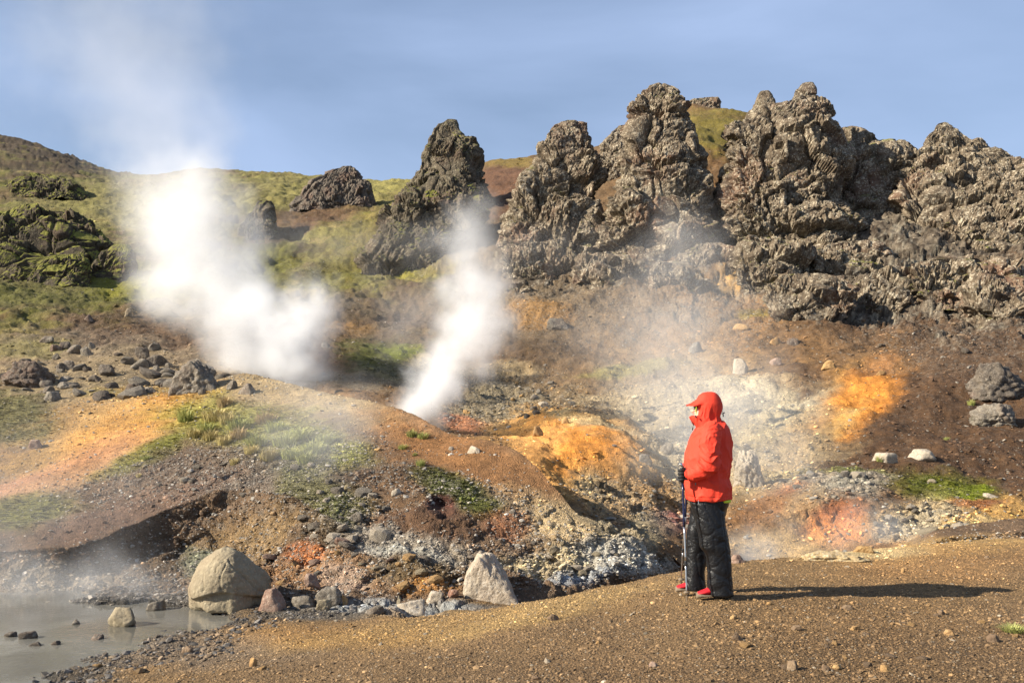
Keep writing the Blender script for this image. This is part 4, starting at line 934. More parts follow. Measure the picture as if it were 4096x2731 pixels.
for a in [
 (276, 1438, 76, 42, T, "low tan boulder lying in the shallow pond", 4), (356, 1401, 46, 24, GY, "small grey rock standing in the pond behind the low tan boulder", 3),
 (622, 1402, 62, 52, RD, "reddish boulder touching the right side of the big pyramid boulder", 4), (752, 1392, 76, 45, GY, "angular grey block at the foot of the colourful bank", 4),
 (698, 1396, 64, 28, GY, "low grey rock between the reddish boulder and the angular block", 3), (742, 1400, 38, 24, T, "little tan rock in front of the angular grey block", 3),
 (790, 1388, 30, 22, OC, "ochre rock right of the angular grey block", 3), (715, 1350, 40, 34, RD, "rusty red rock sticking out of the colourful bank", 3),
 (1000, 1383, 50, 27, PA, "pale rounded lump left of the pale pyramid boulder", 4), (938, 1408, 76, 28, PA, "whitish crusted rock by the dry creek bed", 4), (917, 1388, 13, 22, T, "thin upright tan stone beside the whitish crusted rock", 3), (860, 1408, 50, 18, GY, "flat grey rock in the creek bed left of the crusted rock", 3), (1040, 1372, 34, 18, RD, "rusty stone against the left foot of the pale pyramid boulder", 3),
 (63, 1466, 46, 16, DK, "dark mud lump in the pond at the left edge", 3), (20, 1462, 34, 11, DK, "flat dark mud lump at the very left of the pond", 3), (221, 1468, 36, 11, DK, "dark mud lump in the pond below the low tan boulder", 3), (82, 1482, 32, 9, DK, "low dark mud lump below the left edge lump", 3), (126, 1480, 22, 10, DK, "small dark mud lump in the middle of the pond shallows", 3), (173, 1433, 20, 11, GY, "small grey stone in the pond left of the low tan boulder", 3),
 (427, 1500, 27, 16, BR, "dark brown stone on the ochre flat below the big boulder", 3), (581, 1530, 22, 20, OC, "tan wedge shaped stone on the gravel near the bottom left", 3),
 (446, 898, 118, 76, GY, "largest lumpy buff boulder on the plateau left of the steam", 5), (60, 888, 120, 62, DK, "large dark sloping boulder at the left edge of the plateau", 5),
 (118, 922, 40, 24, GY, "rounded grey rock below the large dark sloping boulder", 3), (150, 890, 54, 14, GY, "long flat slab right of the large dark sloping boulder", 3), (147, 877, 36, 14, GY, "low rock just above the long flat slab", 3),
 (240, 861, 50, 26, DK, "dark hunched rock in the middle of the plateau rubble", 4), (215, 877, 32, 17, DK, "dark rock in front of the dark hunched rock", 3), (325, 823, 36, 27, DK, "dark upright rock at the back of the plateau rubble", 4), (360, 841, 50, 27, DK, "dark broad rock behind the largest lumpy boulder's left side", 4), (322, 848, 50, 25, GY, "grey broad rock below the dark upright rock", 4), (357, 855, 22, 17, GY, "round grey rock below the dark broad rock", 3), (386, 846, 22, 13, GY, "small rock left of the largest lumpy boulder", 3), (446, 840, 46, 17, GY, "rock peeping out behind the largest lumpy boulder", 3),
 (106, 786, 36, 15, GY, "flat rock, leftmost of the rock pile high on the plateau", 3), (147, 801, 29, 18, DK, "dark rock on top of the rock pile high on the plateau", 3), (164, 812, 36, 21, GY, "grey rock in the middle of the rock pile high on the plateau", 3), (127, 806, 30, 16, DK, "low dark rock at the left foot of the rock pile", 3), (197, 816, 31, 21, GY, "slanting rock at the right end of the rock pile", 3), (209, 801, 18, 17, GY, "small pointed rock behind the slanting rock", 3), (127, 826, 25, 15, GY, "rock below the left end of the rock pile", 3), (157, 849, 33, 22, GY, "rounded rock below the middle of the rock pile", 3), (137, 850, 22, 18, DK, "small rock touching the rounded rock below the pile", 3),
 (296, 899, 27, 19, DK, "dark pointed rock left of the largest lumpy boulder's foot", 3), (342, 903, 40, 15, GY, "low grey rock in front of the largest lumpy boulder's left side", 3), (532, 894, 26, 21, GY, "upright rock right of the largest lumpy boulder", 3), (564, 905, 46, 26, GY, "grey rock lying on the buff crest right of the upright rock", 3), (463, 906, 22, 13, GY, "little rock under the largest lumpy boulder", 3), (294, 727, 16, 20, T, "tan upright stone alone on the mossy slope", 3), (203, 738, 23, 17, DK, "dark stone on the mossy slope left of the tan upright stone", 3), (746, 798, 23, 12, GY, "grey stone right of the steam on the far slope", 3), (79, 1030, 36, 21, RD, "pinkish rock at the left end of the orange patch", 3),
 (2122, 1058, 72, 27, PA, "pale flat boulder propped on the dark brown slope", 4), (2040, 1063, 60, 24, PA, "pale broken rock left of the pale flat boulder", 4), (2300, 912, 160, 82, DK, "tall layered rock outcrop at the right edge of the slope", 5), (2298, 976, 108, 52, GY, "rounded grey boulder below the layered outcrop at the right edge", 5),
 (1725, 1114, 82, 80, PA, "large steaming grey boulder behind the walker's back", 5), (1533, 1044, 34, 28, GY, "grey rock in the steam left of the walker's chest", 3), (1482, 1066, 34, 24, GY, "grey rock below the orange outcrop's right end", 3), (1282, 756, 58, 27, GY, "flat grey boulder alone on the slope below the blunt pinnacle", 4), (1598, 808, 34, 24, GY, "blue grey rock on the steaming slope above the walker", 3), (1705, 858, 38, 36, PA, "pale stump of rock above the white crust", 4),
 (1822, 793, 29, 18, DK, "dark rock on the brown slope below the massive tower", 3), (1781, 792, 32, 18, OC, "ochre rock beside the dark rock below the massive tower", 3), (1782, 836, 27, 15, RD, "reddish rock on the slope above the white crust", 3), (1905, 846, 33, 20, OC, "crumbling ochre rock above the bright orange streak", 3), (2027, 862, 26, 11, OC, "low ochre rock at the top of the bright orange streak", 3), (1702, 757, 40, 15, OC, "flat buff rock in the middle of the steaming slope", 3), (1716, 1036, 23, 17, GY, "small grey rock right of the walker's shoulder", 3), (2143, 1108, 29, 9, T, "flat tan stone above the bright moss patch", 3), (2277, 1143, 33, 11, PA, "cream flat stone right of the bright moss patch", 3),
 (1697, 1292, 38, 18, RD, "dark red rock at the path edge right of the walker's knees", 4), (1982, 1268, 54, 14, OC, "orange lump on the pale crust ledge", 4),
 (1088, 1039, 32, 16, PA, "whitish stone on the brown crest of the mound", 4), (1036, 1034, 15, 9, PA, "small buff stone left of the whitish crest stone", 3), (910, 1137, 24, 16, PA, "pale stone on the mound above the green moss", 3), (815, 1196, 36, 21, GY, "grey pyramid stone in the mossy rubble of the mound", 3), (1177, 1180, 19, 13, GY, "grey stone on the mound right of the steam hole", 3),
 (1227, 917, 24, 13, GY, "grey stone in the rubble right of the middle steam", 3), (1236, 904, 16, 12, GY, "small grey stone behind the rubble stone right of the middle steam", 3), (1248, 933, 29, 12, PA, "pale flat stone at the bottom of the rubble right of the middle steam", 3), (1236, 1000, 26, 22, OC, "golden angular rock at the left brow of the orange outcrop", 3), (1299, 972, 20, 15, OC, "buff rock on the brow of the orange outcrop", 3),
 (1695, 1470, 29, 17, BR, "brown angular stone on the path below the walker's shadow start", 3), (1830, 1447, 25, 12, BR, "flat brown stone on the path under the middle of the shadow", 3), (1822, 1538, 29, 20, BR, "dark blocky stone near the bottom edge right of the walker", 3), (2037, 1541, 32, 13, OC, "smooth tan stone near the bottom edge at the right", 3), (2183, 1460, 28, 14, OC, "rounded tan stone on the path at the right", 3), (2285, 1474, 29, 17, BR, "round brown stone on the path near the right edge", 3), (2164, 1411, 18, 11, BR, "small brown stone above the rounded tan stone", 3), (2075, 1315, 11, 13, OC, "tiny upright tan stone on the far part of the path", 3), (1965, 1447, 25, 10, OC, "flat buff stone in the middle of the path at the right", 3), (1945, 1398, 28, 9, BR, "flat brown stone just below the shadow", 3), (1919, 1396, 12, 9, BR, "small dark stone touching the flat stone below the shadow", 3), (1926, 1537, 25, 11, OC, "tan stone near the bottom edge left of the smooth tan stone", 3), (1897, 1540, 22, 14, BR, "dark stone near the bottom edge beside the tan stone", 3), (1685, 1421, 18, 9, OC, "pale flake of stone in front of the walker's feet", 3), (2268, 1282, 12, 6, BR, "small dark stone on the ochre far edge of the path", 3), (1770, 1388, 18, 7, OC, "tan flake under the start of the shadow", 3),
 (1270, 1424, 33, 14, BR, "brown rock half sunk in the path below the pale pyramid boulder", 3), (1501, 1530, 22, 11, RD, "reddish stone on the path left of the walker near the bottom", 3), (1375, 1478, 16, 7, OC, "buff flake in the middle of the path", 3), (1230, 1560, 20, 9, BR, "dark flat stone at the bottom edge left of the middle", 3)]:
    x, y, w, h, mt, lb, sb = a
    big = w >= 36
    boulder("boulder" if big else "stone", x, y, w, h, mt, lb, "boulder" if big else "stone", sub=sb + (1 if sb == 3 and w > 24 else 0), planes=10, knob=0.17 if sb >= 5 else (0.04 if mt in (GY, DK) and sb == 4 else 0), smin=9.6 if (y < 1000 and x > 600 and w < 90) else 0.0)
# crust ledge at the path's rear edge
boulder("crust_ledge", 1915, 1287, 205, 20, MAT_CRUST, "pale mineral crust ledge rimming the steaming pit at the path's rear edge", "crust ledge", sub=5, planes=16, deep=.5, knob=.16, sink=.9, noise=.12)

# loose stones that look alike: one object each, shared meshes, by area
def scatter_stones(n, area, size, mats, label, group, seed, cat="stone", smin=0.0, ell=True):
    r = np.random.default_rng(seed)
    x0, y0, rx, ry = area
    for i in range(n):
        a, q = r.uniform(0, 2 * math.pi), math.sqrt(r.uniform())
        p, c, k, cc = hit(x0 + rx * q * math.cos(a), y0 + ry * q * math.sin(a), smin)
        s = size * math.exp(r.normal(0, .38)) / 2
        mt = mats[int(r.integers(len(mats)))]
        o = add_obj("stone", stone_mesh(int(r.integers(6)), mt))
        o.location = (p[0], p[1], p[2] + s * .12)
        o.scale = (s * r.uniform(.8, 1.25), s * r.uniform(.8, 1.2), s * r.uniform(.5, .85))
        o.rotation_euler = (r.uniform(-.3, .3), r.uniform(-.3, .3), r.uniform(0, 6.28))
        tag(o, label, cat, group)
scatter_stones(35, (250, 855, 300, 60), .30, [GY, DK, GY], "loose grey stone among the larger rocks of the left plateau", "loose stones on the left plateau", 11)
scatter_stones(20, (560, 1090, 270, 50), .10, [GY, GY, PA], "small grey stone in the rubble on the mound's left shoulder", "rubble stones on the mound's left shoulder", 12)
scatter_stones(28, (790, 1190, 110, 70), .12, [GY, PA], "light grey stone in the green mossy rubble of the mound", "stones in the mossy rubble of the mound", 13)
scatter_stones(24, (1200, 925, 190, 60), .13, [GY, GY, OC], "grey stone in the rubble fan right of the middle steam", "stones of the rubble fan", 14, smin=9.6)
scatter_stones(18, (1920, 1115, 140, 30), .13, [GY, PA], "grey stone in the pale gravel patch behind the walker", "stones of the pale gravel patch", 15, smin=9.6)
scatter_stones(15, (2110, 1200, 120, 36), .13, [GY, PA, T], "buff stone in the rubble left of the right orange patch", "stones of the buff rubble", 16, smin=9.6)
scatter_stones(24, (2000, 1460, 340, 90), .05, [BR, OC, BR], "small brown stone lying on the gravel path", "small stones on the path", 17)
scatter_stones(15, (430, 1510, 300, 40), .05, [GY, OC, DK], "small stone on the muddy gravel beside the pond", "small stones beside the pond", 18)
scatter_stones(22, (800, 1300, 230, 70), .13, [T, OC, RD, GY], "broken coloured stone in the crumbling bank between the boulders", "stones of the crumbling bank", 19)
scatter_stones(15, (1350, 1270, 170, 55), .11, [PA, T, GY], "pale crusted stone on the mound's right foot", "crusted stones on the mound's right foot", 20)
scatter_stones(18, (2050, 770, 300, 60), .17, [BR, DK, BR], "brown stone on the dark scree below the right crags", "stones of the right scree", 21, smin=11)

# ------------------------------------------------------------------ gravel and grass (countless): points + shared meshes
def instancer(name, pts, scl, rot, colr, meshes, mat, label):
    me = bpy.data.meshes.new(name)
    me.vertices.add(len(pts)); me.vertices.foreach_set("co", np.asarray(pts, np.float32).ravel())
    for nm, ty, key, arr in (("scl", 'FLOAT_VECTOR', "vector", scl), ("rot", 'FLOAT_VECTOR', "vector", rot)):
        a = me.attributes.new(nm, ty, 'POINT'); a.data.foreach_set(key, np.asarray(arr, np.float32).ravel())
    a = me.attributes.new("tint", 'FLOAT_COLOR', 'POINT')
    a.data.foreach_set("color", np.concatenate([colr, np.ones((len(colr), 1))], 1).astype(np.float32).ravel())
    a = me.attributes.new("pick", 'INT', 'POINT'); a.data.foreach_set("value", RNG.integers(0, len(meshes), len(pts)).astype(np.int32))
    o = add_obj(name, me, None)
    ng = bpy.data.node_groups.new(name, 'GeometryNodeTree')
    ng.interface.new_socket("Geometry", in_out='INPUT', socket_type='NodeSocketGeometry')
    ng.interface.new_socket("Geometry", in_out='OUTPUT', socket_type='NodeSocketGeometry')
    gi = ng.nodes.new('NodeGroupInput'); go = ng.nodes.new('NodeGroupOutput')
    iop = ng.nodes.new('GeometryNodeInstanceOnPoints')
    gti = ng.nodes.new('GeometryNodeGeometryToInstance')
    for m in meshes:
        src = bpy.data.objects.new(name + "_piece", m)
        oi = ng.nodes.new('GeometryNodeObjectInfo'); oi.inputs[0].default_value = src
        ng.links.new(oi.outputs['Geometry'], gti.inputs[0])
    def attr(nm, ty):
        n = ng.nodes.new('GeometryNodeInputNamedAttribute'); n.data_type = ty; n.inputs[0].default_value = nm
        return n.outputs[0]
    ng.links.new(gi.outputs[0], iop.inputs['Points']); ng.links.new(gti.outputs[0], iop.inputs['Instance'])
    iop.inputs['Pick Instance'].default_value = True
    ng.links.new(attr("pick", 'INT'), iop.inputs['Instance Index'])
    ng.links.new(attr("rot", 'FLOAT_VECTOR'), iop.inputs['Rotation'])
    ng.links.new(attr("scl", 'FLOAT_VECTOR'), iop.inputs['Scale'])
    ng.links.new(iop.outputs[0], go.inputs[0])
    md = o.modifiers.new("scatter", 'NODES'); md.node_group = ng
    return tag(o, label, None, None, "stuff")

m_, nt, b = new_mat("gravel_piece")
N = NT(nt); tint = N.n('ShaderNodeAttribute', attribute_name='tint', attribute_type='INSTANCER').outputs['Color']
pos = N.n('ShaderNodeNewGeometry').outputs['Position']
N.l(N.mix(1.0, tint, N.maprange(N.noise(pos, 60, 3), .3, .7, .75, 1.25), 'MULTIPLY'), b.inputs['Base Color'])
b.inputs['Roughness'].default_value = .9
MAT_GRAVEL = m_
GRAVEL = []
for i in range(8):
    v, f = rock_verts(900 + i, 1, 8, .05, .03)
    v[:, 2] *= .62
    g_ = mesh_np("gravel_piece", v, f, smooth=False); g_.materials.append(MAT_GRAVEL); GRAVEL.append(g_)

cell = np.linalg.norm(np.cross(PD[1:, :-1] - PD[:-1, :-1], PD[:-1, 1:] - PD[:-1, :-1]), axis=-1)
SG = SS.reshape(NR, NC); IXG = IX.reshape(NR, NC); IYG = IY.reshape(NR, NC); RUBG = rub.reshape(NR, NC); MOSG = mossm.reshape(NR, NC)
vis = (XC[None, :] > -200) & (XC[None, :] < 1300) & (SG > 0.2)
def sample(n, dens, seed):
    w = (cell * (dens * vis)[:-1, :-1]).ravel().astype(np.float64); w = np.maximum(w, 0)
    cs = np.cumsum(w); r = np.random.default_rng(seed)
    i = np.searchsorted(cs, r.uniform(0, cs[-1], n)); i = np.minimum(i, len(w) - 1)
    rr, cc = np.divmod(i, NC - 1)
    u, v = r.uniform(0, 1, (2, n, 1))
    p = PD[rr, cc] * (1 - u) * (1 - v) + PD[rr, cc + 1] * u * (1 - v) + PD[rr + 1, cc] * (1 - u) * v + PD[rr + 1, cc + 1] * u * v
    return p, COLG[rr, cc], r, rr, cc
def gravel(name, n, dens, smin_, smed, sig, label, seed, pale=.25, smax=.3, tintmix=.5, greyc=(0.26, 0.235, 0.2)):
    p, c, r, rr, cc = sample(n, dens, seed)
    s = np.clip(smed * np.exp(r.normal(0, sig, n)), smin_, smax) / 2
    scl = s[:, None] * r.uniform(.7, 1.3, (n, 3)); rot = np.stack([r.uniform(-.5, .5, n), r.uniform(-.5, .5, n), r.uniform(0, 6.28, n)], 1)
    k = np.exp(r.normal(0, .38, (n, 1)))
    g = np.array(greyc)[None] * np.exp(r.normal(0, .3, (n, 1)))
    isg = (r.uniform(size=(n, 1)) < pale)
    t = np.clip(np.where(isg, g, c * k * 1.15 + .012), 0.01, .8)
    p = p.copy(); p[:, 2] += s * .1
    return instancer(name, p, scl, rot, t, GRAVEL, MAT_GRAVEL, label)
nearness = np.clip(8.5 / TD, 0.15, 1.4) ** 2
d_path = (SG < 4.2) * nearness * (PD[..., 2] > -.02)
gravel("gravel", 205000, d_path, .004, .0085, .55, "fine brown gravel covering the path", 31, .06, .045, greyc=(.2, .165, .12))
pz = PD[..., 2]
d_mud = (SG < 5.3) * (pz > -.06) * (pz < .14) * (IXG < 900)
gravel("gravel", 6000, d_mud, .01, .03, .5, "dark wet gravel along the pond shore", 32, .5, .09, greyc=(.11, .10, .09))
d_m = ((SG > 4.6) & (SG < 9.3)) * (0.10 + RUBG)
gravel("gravel", 62000, d_m, .010, .021, .5, "grey gravel strewn over the mound and its banks", 33, .35, .09)
d_f = ((SG > 9.4) & (SG < 17.0)) * (0.05 + RUBG * 1.1) * np.clip(20 / TD, .2, 1.2) ** 1.3
gravel("gravel", 95000, d_f, .018, .034, .5, "stone debris strewn over the far slopes", 34, .16, .17, greyc=(.2, .18, .15))

# grass blades
m_, nt, b = new_mat("grass_blade")
N = NT(nt); tint = N.n('ShaderNodeAttribute', attribute_name='tint', attribute_type='INSTANCER').outputs['Color']
N.l(tint, b.inputs['Base Color']); b.inputs['Roughness'].default_value = .7
MAT_GRASS = m_
def tuft_mesh(name, seed, blades, h, spread, lean, mat, w=.012):
    r = np.random.default_rng(seed); V, Fc = [], []
    for i in range(blades):
        a = r.uniform(0, 6.28); q = spread * math.sqrt(r.uniform()); b0 = np.array([q * math.cos(a), q * math.sin(a), -.02])
        dirn = a + r.normal(0, .6); le = lean * r.uniform(.3, 1.2); hh = h * r.uniform(.55, 1.1) * (1 - .3 * q / spread)
        out = np.array([math.cos(dirn), math.sin(dirn), 0]); side = np.array([-out[1], out[0], 0]) * w * r.uniform(.7, 1.3)
        p1 = b0 + out * le * hh * .35 + [0, 0, hh * .6]; p2 = b0 + out * le * hh + [0, 0, hh * (1.0 - .25 * le)]
        k = len(V); V += [b0 - side, b0 + side, p1 + side * .7, p1 - side * .7, p2]
        Fc += [[k, k + 1, k + 2, k + 3], [k + 3, k + 2, k + 4, k + 4]]
    me = bpy.data.meshes.new(name)
    me.from_pydata([tuple(v) for v in V], [], [tuple(dict.fromkeys(f)) for f in Fc]); me.update()
    me.materials.append(mat); return me
TUFTS = [tuft_mesh("tuft", 50 + i, 26, 1.0, .45, .8, MAT_GRASS, .05) for i in range(5)]
p, c, r, rr, cc = sample(26000, (SG > 12.3) * (MOSG > .25) * MOSG * np.clip(45 / TD, .3, 1.3), 41)
n = len(p); s = np.clip(.16 * np.exp(r.normal(0, .4, n)), .06, .45)
t = np.clip(c * np.exp(r.normal(0, .25, (n, 1))) * np.array([1.15, 1.1, 1.0]) + r.uniform(0, .05, (n, 1)) * np.array([1, .8, .2]), .01, .6)
instancer("grass", p, np.stack([s * 1.5, s * 1.5, s * .8], 1), np.stack([0 * s, 0 * s, r.uniform(0, 6.28, n)], 1), t, TUFTS, MAT_GRASS, "moss and short dry grass carpeting the left hillside")
p, c, r, rr, cc = sample(14000, (SG > 4.6) * (SG < 12.3) * (MOSG > .3) * MOSG * np.clip(15 / TD, .3, 1.3), 42)
n = len(p); s = np.clip(.028 * np.exp(r.normal(0, .4, n)), .012, .07)
t = np.clip(c * np.exp(r.normal(0, .25, (n, 1))) * 1.35 + .01, .01, .6)
instancer("moss", p, np.stack([s * 1.8, s * 1.8, s * .4], 1), np.stack([0 * s, 0 * s, r.uniform(0, 6.28, n)], 1), t, TUFTS, MAT_GRASS, "low green moss growing in patches on the mound and slopes")

# tussocks one can tell apart
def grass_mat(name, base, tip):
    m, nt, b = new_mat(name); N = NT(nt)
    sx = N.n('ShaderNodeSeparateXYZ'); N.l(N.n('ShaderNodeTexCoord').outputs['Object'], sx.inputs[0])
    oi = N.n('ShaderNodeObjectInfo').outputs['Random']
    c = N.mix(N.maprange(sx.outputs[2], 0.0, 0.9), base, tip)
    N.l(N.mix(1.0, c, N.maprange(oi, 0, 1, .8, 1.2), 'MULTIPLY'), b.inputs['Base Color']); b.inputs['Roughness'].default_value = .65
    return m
MG = [grass_mat("green_grass", (.22, .24, .06), (.46, .46, .16)), grass_mat("dry_grass", (.34, .28, .10), (.62, .50, .24)), grass_mat("brown_grass", (.28, .20, .09), (.50, .36, .18))]
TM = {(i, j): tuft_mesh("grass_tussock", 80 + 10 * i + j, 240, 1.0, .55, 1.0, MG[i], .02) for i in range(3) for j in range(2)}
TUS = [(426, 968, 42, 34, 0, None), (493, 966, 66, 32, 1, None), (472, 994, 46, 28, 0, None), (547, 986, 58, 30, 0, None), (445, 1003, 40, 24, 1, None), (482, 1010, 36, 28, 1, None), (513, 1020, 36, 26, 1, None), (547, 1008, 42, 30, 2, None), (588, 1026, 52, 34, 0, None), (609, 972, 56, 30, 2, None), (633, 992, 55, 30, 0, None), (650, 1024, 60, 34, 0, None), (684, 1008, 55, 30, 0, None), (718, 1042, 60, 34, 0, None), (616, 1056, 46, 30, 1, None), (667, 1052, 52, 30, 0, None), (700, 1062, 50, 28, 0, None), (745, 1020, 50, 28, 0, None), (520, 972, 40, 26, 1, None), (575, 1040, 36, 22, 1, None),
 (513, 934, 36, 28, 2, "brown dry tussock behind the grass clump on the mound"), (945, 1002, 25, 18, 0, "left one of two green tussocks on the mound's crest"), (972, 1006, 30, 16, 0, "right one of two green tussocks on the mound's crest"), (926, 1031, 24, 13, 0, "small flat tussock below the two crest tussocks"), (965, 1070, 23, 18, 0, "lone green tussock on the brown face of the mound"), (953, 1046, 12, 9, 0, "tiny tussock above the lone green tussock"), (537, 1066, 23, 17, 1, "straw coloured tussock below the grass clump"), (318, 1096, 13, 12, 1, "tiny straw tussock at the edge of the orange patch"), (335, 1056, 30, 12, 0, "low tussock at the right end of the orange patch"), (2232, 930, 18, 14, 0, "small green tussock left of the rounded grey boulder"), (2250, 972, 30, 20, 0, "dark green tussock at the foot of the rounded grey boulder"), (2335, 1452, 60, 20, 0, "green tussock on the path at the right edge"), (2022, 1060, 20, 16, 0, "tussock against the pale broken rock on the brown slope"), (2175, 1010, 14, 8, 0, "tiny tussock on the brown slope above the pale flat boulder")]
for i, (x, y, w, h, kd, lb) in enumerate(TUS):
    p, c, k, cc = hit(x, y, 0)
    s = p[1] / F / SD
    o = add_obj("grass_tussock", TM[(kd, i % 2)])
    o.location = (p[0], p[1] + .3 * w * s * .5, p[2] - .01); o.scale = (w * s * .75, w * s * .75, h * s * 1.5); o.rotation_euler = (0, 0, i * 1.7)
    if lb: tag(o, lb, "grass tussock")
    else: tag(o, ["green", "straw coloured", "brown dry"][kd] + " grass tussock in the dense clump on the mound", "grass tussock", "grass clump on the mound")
# ------------------------------------------------------------------ the walker
DP = 8.34
def pc(x, y, lat=0.0):
    """detail reading of the figure -> world, lat = depth offset from the body's mid plane"""
    X = (2600 + x / 1.742) / 4; Y = (1520 + y / 1.742) / 4
    return pix(X, Y, DP + lat)
KP = DP / F / 4 / 1.742
GZ = float(pc(440, 1500, -.13)[2])
person = tag(empty("person", (float(pc(440, 1500, 0)[0]), DP, GZ)), "person in red hooded jacket and black rain trousers standing with poles, facing left", "person")
PINV = Vector(person.location)

def loft(rings, n=32, cap=True):
    R = np.array(rings, float); m = len(R); k = R.shape[1]
    V = R.reshape(-1, 3); Fq = grid_faces(m, k, True).tolist()
    V = np.vstack([V, R[0].mean(0), R[-1].mean(0)])
    for j in range(k):
        Fq.append([m * k, (j + 1) % k, j]); Fq.append([m * k + 1, (m - 1) * k + j, (m - 1) * k + (j + 1) % k])
    return V, Fq
def ringxy(y, xf, xb, hw, lat=0.0, pw=2.3, n=32, tilt=0.0):
    """horizontal ring of a figure part: front x, back x, half width"""
    a, b_ = pc(xf, y, lat), pc(xb, y, lat)
    c = (a + b_) / 2; ha = abs(b_[0] - a[0]) / 2
    th = np.linspace(0, 2 * math.pi, n, endpoint=False)
    ct, st = np.cos(th), np.sin(th); e = 2 / pw
    q = np.zeros((n, 3)); q[:, 0] = c[0] + ha * np.sign(ct) * np.abs(ct) ** e; q[:, 1] = c[1] + hw * np.sign(st) * np.abs(st) ** e; q[:, 2] = c[2] + tilt * (q[:, 0] - c[0])
    return q
def body_rings(rows, lat=0.0, sub=4, **kw):
    R = np.array(rows, float); t = np.arange(len(R)); tt = np.linspace(0, len(R) - 1, (len(R) - 1) * sub + 1)
    I = np.stack([np.interp(tt, t, R[:, j]) for j in range(R.shape[1])], 1)
    ker = np.array([.25, .5, .25])
    for _ in range(2):
        J = I.copy(); J[1:-1] = ker[0] * I[:-2] + ker[1] * I[1:-1] + ker[2] * I[2:]; I = J
    out = []
    for q in I:
        la = q[4] if len(q) > 4 else lat
        out.append(ringxy(q[0], q[1], q[2], q[3], la, **kw))
    return out
def tube(points, radii, n=16, sub=5, flat=1.0):
    """round tube through world points"""
    Pn = np.array(points, float); Rn = np.array(radii, float)
    t = np.arange(len(Pn)); tt = np.linspace(0, len(Pn) - 1, (len(Pn) - 1) * sub + 1)
    C = np.stack([np.interp(tt, t, Pn[:, j]) for j in range(3)], 1); r = np.interp(tt, t, Rn)
    if len(Pn) > 2:
        for _ in range(3):
            D = C.copy(); D[1:-1] = .25 * C[:-2] + .5 * C[1:-1] + .25 * C[2:]; C = D
    T = np.gradient(C, axis=0); T /= np.linalg.norm(T, axis=1)[:, None] + 1e-9
    ref = np.array([0, 1, 0.01]) if abs(T[0][1]) < .9 else np.array([1, 0, 0.0])
    rings = []
    for c, tn, rr in zip(C, T, r):
        u = np.cross(tn, ref); u /= np.linalg.norm(u); w = np.cross(tn, u)
        th = np.linspace(0, 2 * math.pi, n, endpoint=False)[:, None]
        rings.append(c + rr * (np.cos(th) * u + flat * np.sin(th) * w))
    return rings
def ball(c, r, n=20):
    c = np.array(c, float); r = np.array(r, float) * np.ones(3)
    rings = []
    for ph in np.linspace(-math.pi / 2 * .96, math.pi / 2 * .96, 13):
        th = np.linspace(0, 2 * math.pi, n, endpoint=False)
        rings.append(np.stack([c[0] + r[0] * math.cos(ph) * np.cos(th), c[1] + r[1] * math.cos(ph) * np.sin(th), np.full(n, c[2] + r[2] * math.sin(ph))], 1))
    return rings
def fuse(lofts, voxel, smooth=4):
    """union of closed lofts as one continuous surface"""
    V, Fc = [], []
    for L in lofts:
        v, f = loft(L); o = len(V); V += [tuple(x) for x in v]; Fc += [[i + o for i in q] for q in f]
    me = bpy.data.meshes.new("tmp"); me.from_pydata(V, [], Fc); me.update()
    bm = bmesh.new(); bm.from_mesh(me)
    for isl in range(1): bmesh.ops.recalc_face_normals(bm, faces=bm.faces)
    bm.to_mesh(me); bm.free()
    ob = bpy.data.objects.new("tmp", me); COL.objects.link(ob)
    md = ob.modifiers.new("r", 'REMESH'); md.mode = 'VOXEL'; md.voxel_size = voxel
    if smooth:
        ms = ob.modifiers.new("s", 'SMOOTH'); ms.factor = .5; ms.iterations = smooth
    dg = bpy.context.evaluated_depsgraph_get(); dg.update()
    ev = ob.evaluated_get(dg); m2 = bpy.data.meshes.new_from_object(ev)
    bpy.data.objects.remove(ob); bpy.data.meshes.remove(me)
    return m2
def finish(me, name, mat, parent, fold=None, label=None):
    n = len(me.vertices); co = np.zeros(n * 3, np.float32); me.vertices.foreach_get("co", co); co = co.reshape(-1, 3)
    if fold is not None:
        nr = np.zeros(n * 3, np.float32); me.vertices.foreach_get("normal", nr); nr = nr.reshape(-1, 3)
        co = co + nr * fold(co)[:, None]
    co = co - np.array(PINV, np.float32)
    me.vertices.foreach_set("co", co.astype(np.float32).ravel())
    me.polygons.foreach_set("use_smooth", np.ones(len(me.polygons), bool)); me.update()
    me.name = name; me.materials.clear(); me.materials.append(mat)
    o = add_obj(name, me, None, None)
    o.parent = parent
    if parent is not person: o.location = (0, 0, 0)
    if label: o["label"] = label
    return o
def ridged(p, seed): return 1 - np.abs(perlin(p, seed)) * 2
def fold_jacket(co):
    q = co - np.array(PINV)
    w = np.stack([perlin(q * 5, 1), perlin(q * 5 + 9, 2), perlin(q * 5 + 20, 3)], 1) * .05
    a = ridged((q + w) * np.array([9, 9, 6]), 4) ** 2 * .012 + perlin((q + w) * np.array([16, 16, 11]), 5) * .006
    # seams: shoulder yoke and a waist draw-in
    a -= .004 * np.exp(-((q[:, 2] - (1.02 + .25 * (q[:, 0] - .05))) / .006) ** 2) * (q[:, 0] > 0)
    a -= .006 * np.exp(-((q[:, 2] - .965) / .02) ** 2)
    a -= .004 * np.exp(-((q[:, 2] - .815) / .004) ** 2)
    return a.astype(np.float32)
